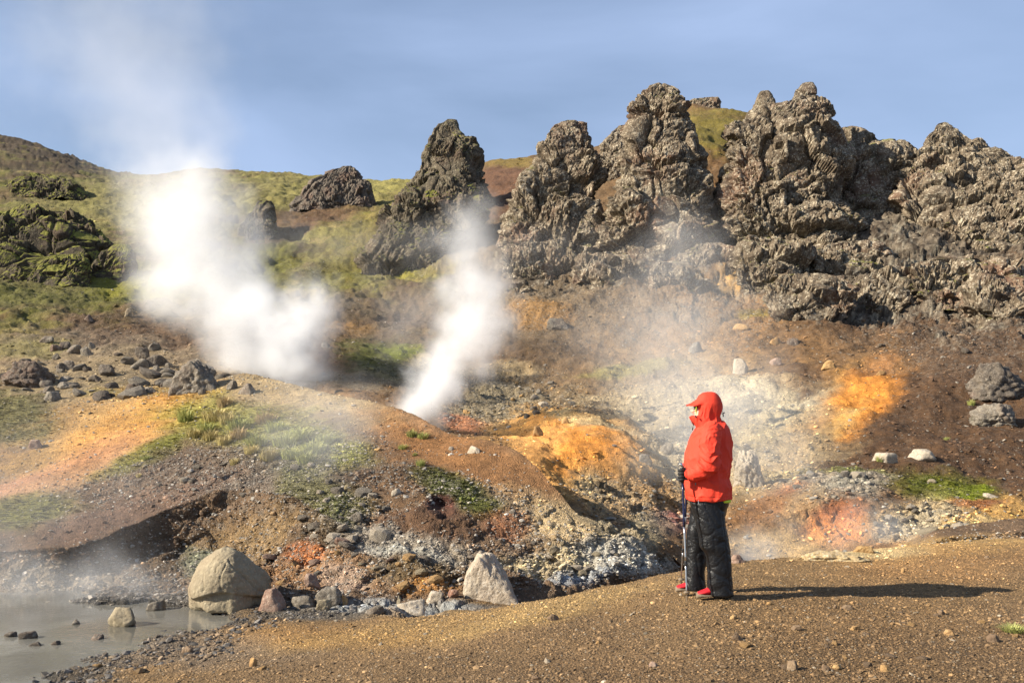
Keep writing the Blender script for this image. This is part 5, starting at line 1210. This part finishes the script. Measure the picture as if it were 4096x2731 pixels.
def fold_trousers(co):
    q = co - np.array(PINV)
    w = np.stack([perlin(q * 6, 11), perlin(q * 6 + 9, 12), perlin(q * 6 + 20, 13)], 1) * .06
    knee = np.exp(-((q[:, 2] - .42) / .16) ** 2) + .7 * np.exp(-((q[:, 2] - .1) / .12) ** 2) + .45
    cr = lambda sc, sd, k: np.clip(ridged((q + w) * np.array(sc), sd), 0, 1) ** k
    dg = np.stack([q[:, 0] + .5 * q[:, 2], q[:, 1], q[:, 2] - .4 * q[:, 0]], 1) + w
    a = -.0045 * knee * cr([4, 4, 7], 14, 4) - .005 * np.clip(ridged(dg * np.array([15, 10, 4.5]), 15), 0, 1) ** 4 + .007 * perlin((q + w) * np.array([5, 5, 3]), 17) - .004 * np.clip(ridged(dg * np.array([9, 9, 22]), 18), 0, 1) ** 5 * np.clip(knee - .6, 0, 1)
    # pressed side seam and cuff band
    a -= .004 * np.exp(-((q[:, 0] - (.02 + .10 * (.8 - q[:, 2]))) / .006) ** 2)
    return (a + .004).astype(np.float32)

# fabrics
def cloth(name, c, rough, spec, bscale=90, bump=.25, var=.1, wr=38):
    m, nt, b = new_mat(name); N = NT(nt); tc = N.n('ShaderNodeTexCoord').outputs['Object']
    k = N.maprange(N.noise(tc, 7, 5), .3, .7, 1 - var, 1 + var)
    N.l(N.mix(1.0, c, k, 'MULTIPLY'), b.inputs['Base Color'])
    b.inputs['Roughness'].default_value = rough; b.inputs['Specular IOR Level'].default_value = spec
    h = N.math('ADD', N.noise(tc, wr, 5, .6, .9), N.math('MULTIPLY', N.noise(tc, bscale, 3), .3))
    N.l(N.bump(h, bump, .012), b.inputs['Normal']); return m
M_RED = cloth("red_shell_fabric", (.66, .05, .025), .70, .22, var=.08, bump=.5, wr=13)
M_BLK = cloth("black_rain_fabric", (.006, .0065, .008), .40, .38, bump=.45, wr=34)
M_GLV = cloth("black_glove_fabric", (.014, .014, .015), .7, .3)
M_SKIN = plain_mat("skin", (.62, .36, .27), .5, var=.05)
M_LIME = plain_mat("lime_lining", (.52, .66, .05), .6, var=.05)
M_SHOE = cloth("red_shoe_fabric", (.50, .012, .02), .6, .3)
M_SOLE = plain_mat("dusty_sole", (.16, .12, .08), .8, var=.25)
M_DARK = plain_mat("black_plastic", (.015, .015, .017), .4, spec=.5)
M_BLUE = plain_mat("dark_blue_shaft", (.015, .02, .06), .25, .3, .6)
M_ALU = plain_mat("aluminium", (.62, .62, .62), .28, 1.0, .5, .05)
M_HAIR = plain_mat("brown_hair", (.06, .035, .02), .6)

# body: head with face, neck, trunk, arms and legs in one skin (almost all of it under the clothes)
hc = pc(395, 185, 0)
nose = pc(286, 224, 0)
head = [body_rings([(100, 370, 455, .03), (125, 345, 478, .062), (165, 326, 490, .074), (195, 318, 490, .076), (215, 314, 486, .074), (240, 312, 470, .066), (262, 318, 452, .056), (285, 335, 450, .05), (330, 350, 480, .055), (400, 320, 520, .15), (600, 300, 520, .17), (820, 300, 520, .17), (930, 330, 500, .15)], n=28)]
head += [tube([pc(320, 200, 0), pc(302, 214, 0), pc(291, 224, 0)], [.010, .014, .013], 12), tube([pc(322, 226, 0), pc(300, 228, 0)], [.02, .012], 12),
         tube([pc(318, 243, 0), pc(309, 243, 0)], [.022, .012], 12), tube([pc(330, 256, 0), pc(316, 260, 0)], [.024, .016], 12), ball(pc(316, 208, -.032), .012), ball(pc(316, 208, .032), .012)]
head += [tube([pc(425, 350, -.16), pc(428, 510, -.22), pc(425, 585, -.22), pc(268, 668, -.18), pc(240, 665, -.19)], [.05, .045, .042, .03, .025], 12),
         tube([pc(425, 350, .16), pc(420, 560, .22), pc(300, 690, .17), pc(262, 715, .15)], [.05, .042, .034, .025], 12),
         tube([pc(420, 900, -.1), pc(450, 1180, -.13), pc(500, 1440, -.13), pc(440, 1485, -.13)], [.08, .06, .04, .035], 12),
         tube([pc(400, 900, .1), pc(330, 1180, .15), pc(320, 1400, .15), pc(270, 1440, .15)], [.08, .06, .04, .035], 12)]
finish(fuse(head, .0055, 2), "body", M_SKIN, person)
# hair fringe at the hood's rim
finish(fuse([tube([pc(322, 188, -.05), pc(312, 186, 0), pc(322, 188, .05)], [.012, .014, .012], 10)], .005, 1), "hair", M_HAIR, person)

# jacket: trunk and sleeves
trunk = body_rings([(292, 345, 508, .085), (312, 335, 520, .14), (335, 326, 532, .19), (370, 308, 548, .205), (430, 274, 562, .205), (500, 252, 567, .205), (580, 246, 557, .205), (640, 243, 546, .21), (690, 243, 542, .224), (740, 247, 553, .232), (800, 257, 557, .234), (826, 264, 556, .230)], tilt=0.03)
slv = tube([pc(440, 335, -.15), pc(425, 372, -.20), pc(416, 440, -.25), pc(418, 520, -.272), pc(422, 590, -.275), pc(368, 626, -.26), pc(312, 653, -.22), pc(268, 668, -.19)], [.085, .09, .084, .078, .074, .068, .060, .050], 20)
slf = tube([pc(440, 335, .15), pc(425, 380, .20), pc(418, 460, .235), pc(415, 570, .24), pc(350, 650, .215), pc(300, 690, .18), pc(270, 708, .16)], [.085, .092, .088, .078, .066, .058, .049], 20)
jacket = finish(fuse([trunk], .0055, 4), "jacket", M_RED, person, fold_jacket)
def fold_sleeve(co):
    q = co - np.array(PINV); w = np.stack([perlin(q * 6, 31), perlin(q * 6 + 9, 32), perlin(q * 6 + 20, 33)], 1) * .05
    elbow = .5 + 1.3 * np.exp(-((q[:, 2] - 1.10) / .12) ** 2)
    a = ridged((q + w) * np.array([8, 8, 13]), 34) ** 2 * .011 * elbow + ridged((q + w) * np.array([15, 15, 10]), 36) ** 3 * .006 + perlin((q + w) * 22, 35) * .004
    # seam running down the arm
    a -= .007 * np.exp(-((q[:, 0] - (.055 + .18 * (1.22 - q[:, 2]))) / .006) ** 2) * (q[:, 2] > 1.05)
    return (a - .004).astype(np.float32)
for sl, nm in ((slv, "near sleeve"), (slf, "far sleeve")):
    so_ = finish(fuse([sl], .0055, 2), "sleeve", M_RED, jacket, fold_sleeve)
cuff = tube([pc(282, 662, -.198), pc(264, 669, -.19)], [.053, .051], 18)
finish(fuse([cuff], .004, 1), "cuff", M_RED, jacket)
coll = body_rings([(345, 332, 520, .135), (318, 318, 515, .115), (290, 296, 505, .098), (262, 279, 494, .090), (246, 274, 488, .086)], tilt=.05)
hood = body_rings([(77, 398, 432, .02), (84, 366, 456, .05), (100, 338, 476, .075), (130, 322, 496, .096), (165, 318, 507, .107), (195, 322, 508, .107), (220, 324, 500, .102), (245, 322, 488, .095), (262, 318, 488, .092), (290, 318, 495, .092)], sub=5)
def brim_ring(x, y, hh, hw, n=24):
    c = pc(x, y, 0); th = np.linspace(0, 2 * math.pi, n, endpoint=False)
    q = np.zeros((n, 3)); q[:, 0] = c[0] + .25 * hh * KP * np.sin(th); q[:, 1] = c[1] + hw * np.cos(th); q[:, 2] = c[2] + hh * KP * np.where(np.sin(th) > 0, np.sin(th), .35 * np.sin(th)) - .35 * hw * np.abs(np.cos(th)) ** 2 * .5
    return q
brim = [brim_ring(360, 150, 55, .092), brim_ring(335, 158, 48, .09), brim_ring(310, 168, 34, .085), brim_ring(285, 172, 20, .075), brim_ring(262, 174, 9, .06), brim_ring(249, 174, 4, .045)]
def fold_hood(co):
    q = co - np.array(PINV); w = np.stack([perlin(q * 7, 21), perlin(q * 7 + 9, 22), perlin(q * 7 + 20, 23)], 1) * .03
    low = sstep(1.62, 1.42, q[:, 2])
    return (ridged((q + w) * np.array([17, 17, 8]), 24) ** 2 * .011 * low + perlin((q + w) * 18, 25) * .003 - .004).astype(np.float32)
hoodo = finish(fuse([hood, brim], .006, 3), "hood", M_RED, jacket, fold_hood)
finish(fuse([coll], .006, 3), "collar", M_RED, jacket, fold_hood)
finish(fuse([tube([pc(324, 186, -.096), pc(320, 205, -.093), pc(322, 236, -.084)], [.003, .0042, .003], 10)], .002, 1), "lining_edge", M_LIME, hoodo, label="lime green lining at the hood's rim")
finish(fuse([tube([pc(490, 238, -.03), pc(500, 205, -.01), pc(507, 228, .0), pc(522, 222, 0), (pc(522, 230, 0)), pc(497, 232, 0)], [.0022] * 6, 6), tube([pc(508, 230, 0), pc(511, 255, 0)], [.0045, .006], 8)], .0022, 0), "drawcord", M_DARK, hoodo)
finish(fuse([tube([pc(312, 246, -.093), pc(326, 262, -.094)], [.007, .007], 8)], .003, 0), "cord_lock", M_DARK, jacket)
finish(fuse([tube([pc(300, 318, -.02), pc(297, 335, -.02), pc(296, 350, -.02)], [.003, .006, .004], 8)], .0025, 0), "zip_pull", M_DARK, jacket)
finish(fuse([tube([pc(278, 252, -.012), pc(292, 282, -.012), pc(306, 318, -.012)], [.004, .005, .004], 8)], .0028, 0), "zip", M_DARK, jacket)
hem = [ringxy(y, xf, xb, hw, tilt=.03) for y, xf, xb, hw in ((800, 268, 552, .226), (826, 268, 553, .227), (836, 270, 552, .226), (840, 280, 545, .22))]
def lime_rows(): return body_rings([(822, 450, 551, .205), (834, 450, 551, .205), (840, 456, 549, .20)], tilt=.03)
finish(fuse([lime_rows()], .006, 1), "lining_hem", M_LIME, jacket, label="lime green hem of the mid layer")
pz_ = pc(318, 722, -.205)
finish(fuse([tube([pc(318, 712, -.222), pc(318, 732, -.222)], [.005, .005], 8)], .003, 0), "pocket_zip", M_DARK, jacket)

# trousers
hips = body_rings([(800, 272, 548, .208), (840, 276, 547, .21), (880, 290, 532, .205), (930, 303, 520, .19), (965, 320, 505, .16)])
ln = body_rings([(850, 283, 538, .10, -.10), (920, 304, 521, .102, -.105), (965, 318, 517, .1, -.11), (1040, 333, 529, .097, -.12), (1110, 344, 546, .093, -.125), (1165, 350, 556, .09, -.13), (1205, 386, 560, .088, -.13), (1280, 397, 566, .088, -.13), (1380, 404, 571, .09, -.13), (1450, 402, 574, .092, -.13), (1497, 408, 576, .096, -.13)])
lf = body_rings([(850, 283, 525, .10, .10), (940, 284, 480, .098, .12), (1040, 257, 440, .092, .14), (1150, 256, 400, .087, .15), (1280, 255, 386, .086, .15), (1340, 251, 374, .086, .15), (1420, 242, 388, .09, .15), (1458, 246, 389, .093, .15)])
tr = finish(fuse([hips, ln, lf], .007, 2), "trousers", M_BLK, person, fold_trousers)
finish(fuse([tube([pc(337, 835, -.213), pc(338, 862, -.215)], [.003, .004], 8)], .0022, 0), "zip_pull", M_ALU, tr)

# shoes
def shoe(toe, heel, yb, ytop, lat):
    up, so = [], []
    L = heel - toe
    for t, hh, hw in ((0, .18, .018), (.05, .35, .032), (.15, .5, .042), (.32, .72, .047), (.5, 1.0, .044), (.75, 1.1, .038), (1, 1.0, .03)):
        a, b_ = pc(toe + t * L, yb, lat), pc(toe + t * L, ytop, lat)
        H = (b_[2] - a[2]) * hh; th = np.linspace(0, 2 * math.pi, 18, endpoint=False)
        up.append(np.stack([np.full(18, a[0]), a[1] + hw * np.cos(th), a[2] + .012 + H / 2 + H / 2 * np.sin(th)], 1))
        so.append(np.stack([np.full(18, a[0] - .004 * (t < .2)), a[1] + (hw + .005) * np.cos(th), a[2] + .006 + (.012 + .012 * (t < .3)) * np.sin(th)], 1))
    s = finish(fuse([up], .004, 2), "shoe", M_SHOE, person)
    finish(fuse([so], .004, 1), "sole", M_SOLE, s)
shoe(326, 500, 1502, 1448, -.13)
shoe(180, 350, 1459, 1408, .15)

# gloves: palm, four curled fingers and a thumb closed round the grip
def glove(cx, cy, lat, tilt=0.0):
    L = []
    W = pc(cx + 40, cy + 6, lat); Cn = pc(cx + 14, cy, lat); G = pc(cx - 8, cy, lat)
    L.append(tube([W, pc(cx + 24, cy + 4, lat - .005), pc(cx + 8, cy, lat - .012)], [.034, .037, .034], 16, flat=.75))
    for i, (dy, rr, ln_) in enumerate(((-36, .0115, 1.0), (-13, .0122, 1.06), (10, .0118, 1.0), (32, .0105, .86))):
        a = pc(cx + 10, cy + dy * .85, lat - .026); b_ = pc(cx - 16, cy + dy, lat - .034); c_ = pc(cx - 32 * ln_, cy + dy + 3, lat - .008); d_ = pc(cx - 24, cy + dy + 5, lat + .022); e_ = pc(cx - 6, cy + dy + 5, lat + .026)
        L.append(tube([a, b_, c_, d_, e_], [rr * 1.1, rr * 1.05, rr, rr * .95, rr * .85], 10, sub=4))
    L.append(tube([pc(cx + 22, cy - 22, lat + .01), pc(cx + 4, cy - 42, lat + .018), pc(cx - 16, cy - 46, lat + .006)], [.015, .0135, .0115], 10, sub=4))
    L.append(tube([pc(cx + 30, cy - 2, lat), pc(cx + 46, cy + 8, lat)], [.037, .04], 14))
    return L
def fold_g(co): return (perlin(co * 40, 3) * .0015).astype(np.float32)
gn = finish(fuse(glove(232, 662, -.19), .0042, 2), "glove", M_GLV, person, fold_g)
finish(fuse(glove(252, 718, .16), .0042, 2), "glove", M_GLV, person, fold_g)

# trekking poles (held, so things of their own)
def pole(pts, name, label, grip_h):
    """pts: world points grip top, grip end, joint, joint, tip"""
    g0, g1, j1, j2, tip = [np.array(q, float) for q in pts]
    root = empty(name, tuple(tip))
    def part(lofts, nm, mat, parent=root, lb=None):
        V, Fc = [], []
        for L in lofts:
            v, f = loft(L); o = len(V); V += [tuple(x - tip) for x in v]; Fc += [[i + o for i in q] for q in f]
        me = bpy.data.meshes.new(nm); me.from_pydata(V, [], Fc); me.update()
        me.polygons.foreach_set("use_smooth", np.ones(len(me.polygons), bool)); me.materials.append(mat)
        o = add_obj(nm, me, None, parent)
        if lb: o["label"] = lb
        return o
    ax = (g1 - g0); ax /= np.linalg.norm(ax)
    gr = part([tube([g0 + ax * .012, g0 + ax * .03, g0 + ax * .06, g1], [.018, .015, .0145, .0125], 14, sub=2)], "grip", M_DARK)
    part([tube([g0 + np.array([-.024, 0, .012]), g0 + np.array([-.004, 0, .010]), g0 + np.array([.016, 0, -.002])], [.009, .017, .012], 12, sub=4)], "grip_cap", M_ALU, gr)
    part([tube([g0 + np.array([.012, -.01, -.01]), g0 + np.array([.045, -.03, -.03]), g0 + np.array([.05, -.035, -.09]), g0 + np.array([.02, -.035, -.11]), g0 + np.array([.004, -.02, -.03])], [.004] * 5, 8)], "wrist_strap", M_DARK)
    part([tube([g1, j1], [.0092, .0092], 14)], "upper_shaft", M_BLUE)
    part([tube([j1, j2], [.0080, .0080], 14)], "middle_shaft", M_ALU)
    lo = tip + (j2 - tip) * .10
    part([tube([j2, lo], [.0068, .0062], 12)], "lower_shaft", M_ALU)
    d = (tip - j2) / np.linalg.norm(tip - j2)
    part([tube([j2 - d * .02, j2 + d * .02], [.0098, .0094], 12)], "clamp", M_DARK)
    bk = tip + (j2 - tip) * .19
    part([tube([bk - d * .012, bk - d * .002, bk + d * .002, bk + d * .008], [.008, .024, .026, .010], 16, sub=1)], "basket", M_SOLE)
    part([tube([lo, lo + (tip - lo) * .6, tip + d * .015], [.0085, .006, .003], 10)], "tip", M_SOLE)
    return tag(root, label, "trekking pole")
def gdepth(y): return (1502 - 188) * (DP - .13) / (y - 188) - DP
lt = gdepth(1528)
pole([pc(223, 596, -.19), pc(228, 716, -.195), pc(238, 1020, -.22), pc(248, 1275, -.25), pc(256, 1528, lt)], "trekking_pole", "near trekking pole with dark blue shaft held in the visible gloved hand", 0)
lt = min(gdepth(1432), .42)
pole([pc(258, 668, .16), pc(254, 780, .17), pc(247, 950, .2), pc(229, 1185, .28), pc(214, 1432, lt)], "trekking_pole", "far trekking pole half hidden behind the jacket, planted by the far shoe", 0)
# ------------------------------------------------------------------ steam
m_ = bpy.data.materials.new("steam"); m_.use_nodes = True
nt = m_.node_tree; nt.nodes.clear()
out = nt.nodes.new('ShaderNodeOutputMaterial'); pv = nt.nodes.new('ShaderNodeVolumePrincipled')
pv.inputs['Color'].default_value = (0.945, 0.955, 0.97, 1); pv.inputs['Density'].default_value = 1.0; pv.inputs['Anisotropy'].default_value = 0.0
nt.links.new(pv.outputs[0], out.inputs['Volume'])
MAT_STEAM = m_
def steam(name, pts, label, vox=0.11, k=1.0, nscale=0.9, edge=1.0, seed=0.0, rough=0.6):
    """pts: (x, y, radius, depth, density) in photo readings and metres; soft, wind-torn cloud round a bent axis"""
    A = np.array(pts, float)
    W = np.stack([*( (A[:, 0] / SD - 512) / F * A[:, 3], A[:, 3], CAMZ + (HY - A[:, 1] / SD) / F * A[:, 3])], 1)
    R = 1.55 * A[:, 2] / SD / F * A[:, 3]
    n = 16; t = np.arange(len(A)); tt = np.linspace(0, len(A) - 1, (len(A) - 1) * n + 1)
    C = np.stack([np.interp(tt, t, W[:, j]) for j in range(3)], 1); r = np.interp(tt, t, R); den = np.interp(tt, t, A[:, 4])
    if len(C) > 20:
        for _ in range(12):
            D = C.copy(); D[1:-1] = .25 * C[:-2] + .5 * C[1:-1] + .25 * C[2:]; C = D
    lo = (C - r[:, None] * 1.35).min(0); hi = (C + r[:, None] * 1.35).max(0)
    me = bpy.data.meshes.new(name); me.vertices.add(len(C)); me.vertices.foreach_set("co", C.astype(np.float32).ravel())
    for nm, arr in (("rad", r), ("den", den)):
        a = me.attributes.new(nm, 'FLOAT', 'POINT'); a.data.foreach_set("value", arr.astype(np.float32))
    o = add_obj(name, me, None)
    ng = bpy.data.node_groups.new(name, 'GeometryNodeTree')
    ng.interface.new_socket("Geometry", in_out='INPUT', socket_type='NodeSocketGeometry'); ng.interface.new_socket("Geometry", in_out='OUTPUT', socket_type='NodeSocketGeometry')
    gi = ng.nodes.new('NodeGroupInput'); go = ng.nodes.new('NodeGroupOutput'); L = ng.links.new
    pos = ng.nodes.new('GeometryNodeInputPosition').outputs[0]
    def math_(op, a, b=None, c=None):
        x = ng.nodes.new('ShaderNodeMath'); x.operation = op
        for v, i in ((a, 0), (b, 1), (c, 2)):
            if v is None: continue
            if isinstance(v, (int, float)): x.inputs[i].default_value = v
            else: L(v, x.inputs[i])
        return x.outputs[0]
    def vmath(op, a, b):
        x = ng.nodes.new('ShaderNodeVectorMath'); x.operation = op
        L(a, x.inputs[0])
        if isinstance(b, tuple): x.inputs[1].default_value = b
        elif isinstance(b, (int, float)): x.inputs['Scale'].default_value = b
        elif b is not None: L(b, x.inputs['Scale'] if op == 'SCALE' else x.inputs[1])
        return x
    def noise(vec, sc, det, ro):
        x = ng.nodes.new('ShaderNodeTexNoise'); x.inputs['Scale'].default_value = sc; x.inputs['Detail'].default_value = det; x.inputs['Roughness'].default_value = ro
        L(vec, x.inputs['Vector']); return x
    p2 = vmath('ADD', pos, (seed, seed * 1.7, seed * .3)).outputs[0]
    nv = noise(p2, nscale * .8, 3, .55)
    nc_ = nv.outputs['Color'] if 'Color' in nv.outputs else nv.outputs[1]
    off = vmath('SUBTRACT', nc_, (.5, .5, .5)).outputs[0]
    rmean = float(np.median(r))
    wp = vmath('ADD', pos, vmath('SCALE', off, 1.7 * rmean).outputs[0]).outputs[0]
    sn = ng.nodes.new('GeometryNodeSampleNearest'); sn.domain = 'POINT'; L(gi.outputs[0], sn.inputs['Geometry']); L(wp, sn.inputs['Sample Position'])
    def samp(ty, val):
        x = ng.nodes.new('GeometryNodeSampleIndex'); x.data_type = ty; x.domain = 'POINT'
        L(gi.outputs[0], x.inputs['Geometry']); L(val, x.inputs['Value']); L(sn.outputs[0], x.inputs['Index']); return x.outputs[0]
    def named(nm):
        x = ng.nodes.new('GeometryNodeInputNamedAttribute'); x.data_type = 'FLOAT'; x.inputs[0].default_value = nm; return x.outputs[0]
    pp = ng.nodes.new('GeometryNodeInputPosition').outputs[0]
    cpos = samp('FLOAT_VECTOR', pp); rad = samp('FLOAT', named("rad")); dn = samp('FLOAT', named("den"))
    dist = vmath('DISTANCE', wp, cpos).outputs['Value']
    tq = math_('SUBTRACT', 1.0, math_('DIVIDE', dist, rad))
    n2 = noise(p2, nscale * 2.0, 7, rough).outputs[0]
    tq = math_('ADD', tq, math_('MULTIPLY', math_('SUBTRACT', n2, 0.52), 2.6 * edge))
    mr = ng.nodes.new('ShaderNodeMapRange'); mr.interpolation_type = 'SMOOTHSTEP'; L(tq, mr.inputs[0]); mr.inputs[1].default_value = -0.05; mr.inputs[2].default_value = 1.15
    dd = math_('MULTIPLY', math_('MULTIPLY', mr.outputs[0], dn), k)
    vc = ng.nodes.new('GeometryNodeVolumeCube'); L(dd, vc.inputs['Density'])
    vc.inputs['Min'].default_value = tuple(lo); vc.inputs['Max'].default_value = tuple(hi)
    for ax, q in zip('XYZ', (hi - lo) / vox): vc.inputs['Resolution ' + ax].default_value = int(np.clip(q, 8, 200))
    sm = ng.nodes.new('GeometryNodeSetMaterial'); sm.inputs['Material'].default_value = MAT_STEAM
    L(vc.outputs[0], sm.inputs[0]); L(sm.outputs[0], go.inputs[0])
    md = o.modifiers.new("cloud", 'NODES'); md.node_group = ng
    me.materials.append(MAT_STEAM)
    return tag(o, label, None, None, "stuff")

steam("steam_plume", [(660, 885, 45, 27, .9), (640, 850, 70, 27, 1.3), (610, 800, 84, 27.2, 1.1), (560, 720, 96, 27.5, .75), (500, 640, 104, 28, .62), (450, 560, 108, 28.5, .56), (420, 480, 112, 29, .46), (405, 420, 112, 29.5, .28), (390, 350, 125, 30, .10), (370, 270, 150, 30.5, .055), (320, 180, 190, 31, .04), (260, 60, 230, 32, .03)],
      "tall white steam column leaning left above the plateau", .13, 1.9, .5, .62, 1.0, .65)
steam("steam_plume", [(650, 830, 56, 26.5, 1.2), (690, 760, 66, 26.3, 1.1), (720, 700, 60, 26.2, .95), (708, 650, 46, 26.2, .6), (690, 625, 30, 26.2, .3)],
      "short white steam puff branching right from the tall column", .085, 2.0, .9, .75, 5.0, .65)
steam("steam_plume", [(955, 950, 40, 21, 1.2), (975, 915, 62, 21, 1.4), (1020, 850, 54, 21.5, 1.2), (1060, 790, 66, 22, .9), (1085, 720, 84, 22.5, .72), (1090, 650, 74, 23, .65), (1065, 590, 54, 23.4, .32), (1060, 540, 58, 23.8, .45), (1085, 500, 52, 24.2, .35), (1115, 475, 34, 24.5, .2)],
      "middle steam plume rising in front of the blunt pinnacle", .085, 1.9, .85, .78, 9.0, .65)
steam("steam_wisp", [(960, 700, 80, 24, .16), (930, 730, 90, 24, .2), (1040, 690, 70, 24, .16)], "thin veil of steam left of the middle plume", .15, 1.0, .6, .8, 3.0)
steam("steam_wisp", [(1500, 920, 120, 20.5, .10), (1600, 870, 170, 21, .17), (1480, 800, 170, 23, .12), (1560, 700, 130, 25, .10), (1560, 600, 90, 26, .10), (1540, 550, 70, 27, .06)], "broad thin steam drifting up the slope left of the walker", .16, 1.0, .45, .8, 12.0)
steam("steam_wisp", [(1500, 1060, 90, 17.5, .16), (1640, 1010, 140, 18, .20), (1760, 980, 120, 18, .18), (1800, 1060, 80, 17, .16)], "thin steam around the white crusted ground behind the walker", .13, 1.0, .6, .8, 15.0)
steam("steam_wisp", [(560, 960, 70, 14.8, .08), (680, 985, 120, 14.5, .26), (780, 985, 110, 14.2, .40), (840, 990, 50, 14, .2)], "low drifting steam over the grass clump on the mound", .09, 1.0, .9, .7, 21.0)
steam("steam_wisp", [(-80, 1340, 110, 12.0, .55), (80, 1340, 95, 12.0, .55), (230, 1350, 80, 11.8, .50), (380, 1355, 60, 11.6, .32)], "mist hanging over the far shore of the pond", .08, 1.0, .9, .7, 25.0)
steam("steam_wisp", [(-100, 1150, 150, 13.0, .13), (120, 1130, 150, 13.0, .13), (320, 1180, 110, 13.0, .07)], "faint veil of steam before the orange patch at the left", .12, 1.0, .7, .7, 27.0)
steam("steam_wisp", [(1730, 1260, 60, 13.6, .55), (1800, 1230, 70, 14.2, .30), (1900, 1235, 60, 14.2, .40), (2020, 1215, 60, 14.3, .45), (2090, 1230, 34, 14.2, .4)], "steam rising from the pit behind the path's rear edge", .07, 1.0, 1.1, .9, 29.0)
steam("steam_wisp", [(560, 530, 70, 44, .05), (620, 545, 50, 44, .08), (1520, 590, 60, 40, .06), (1560, 560, 60, 41, .10)], "faint bluish vapour at the feet of the crags", .25, 1.0, .5, .8, 33.0)
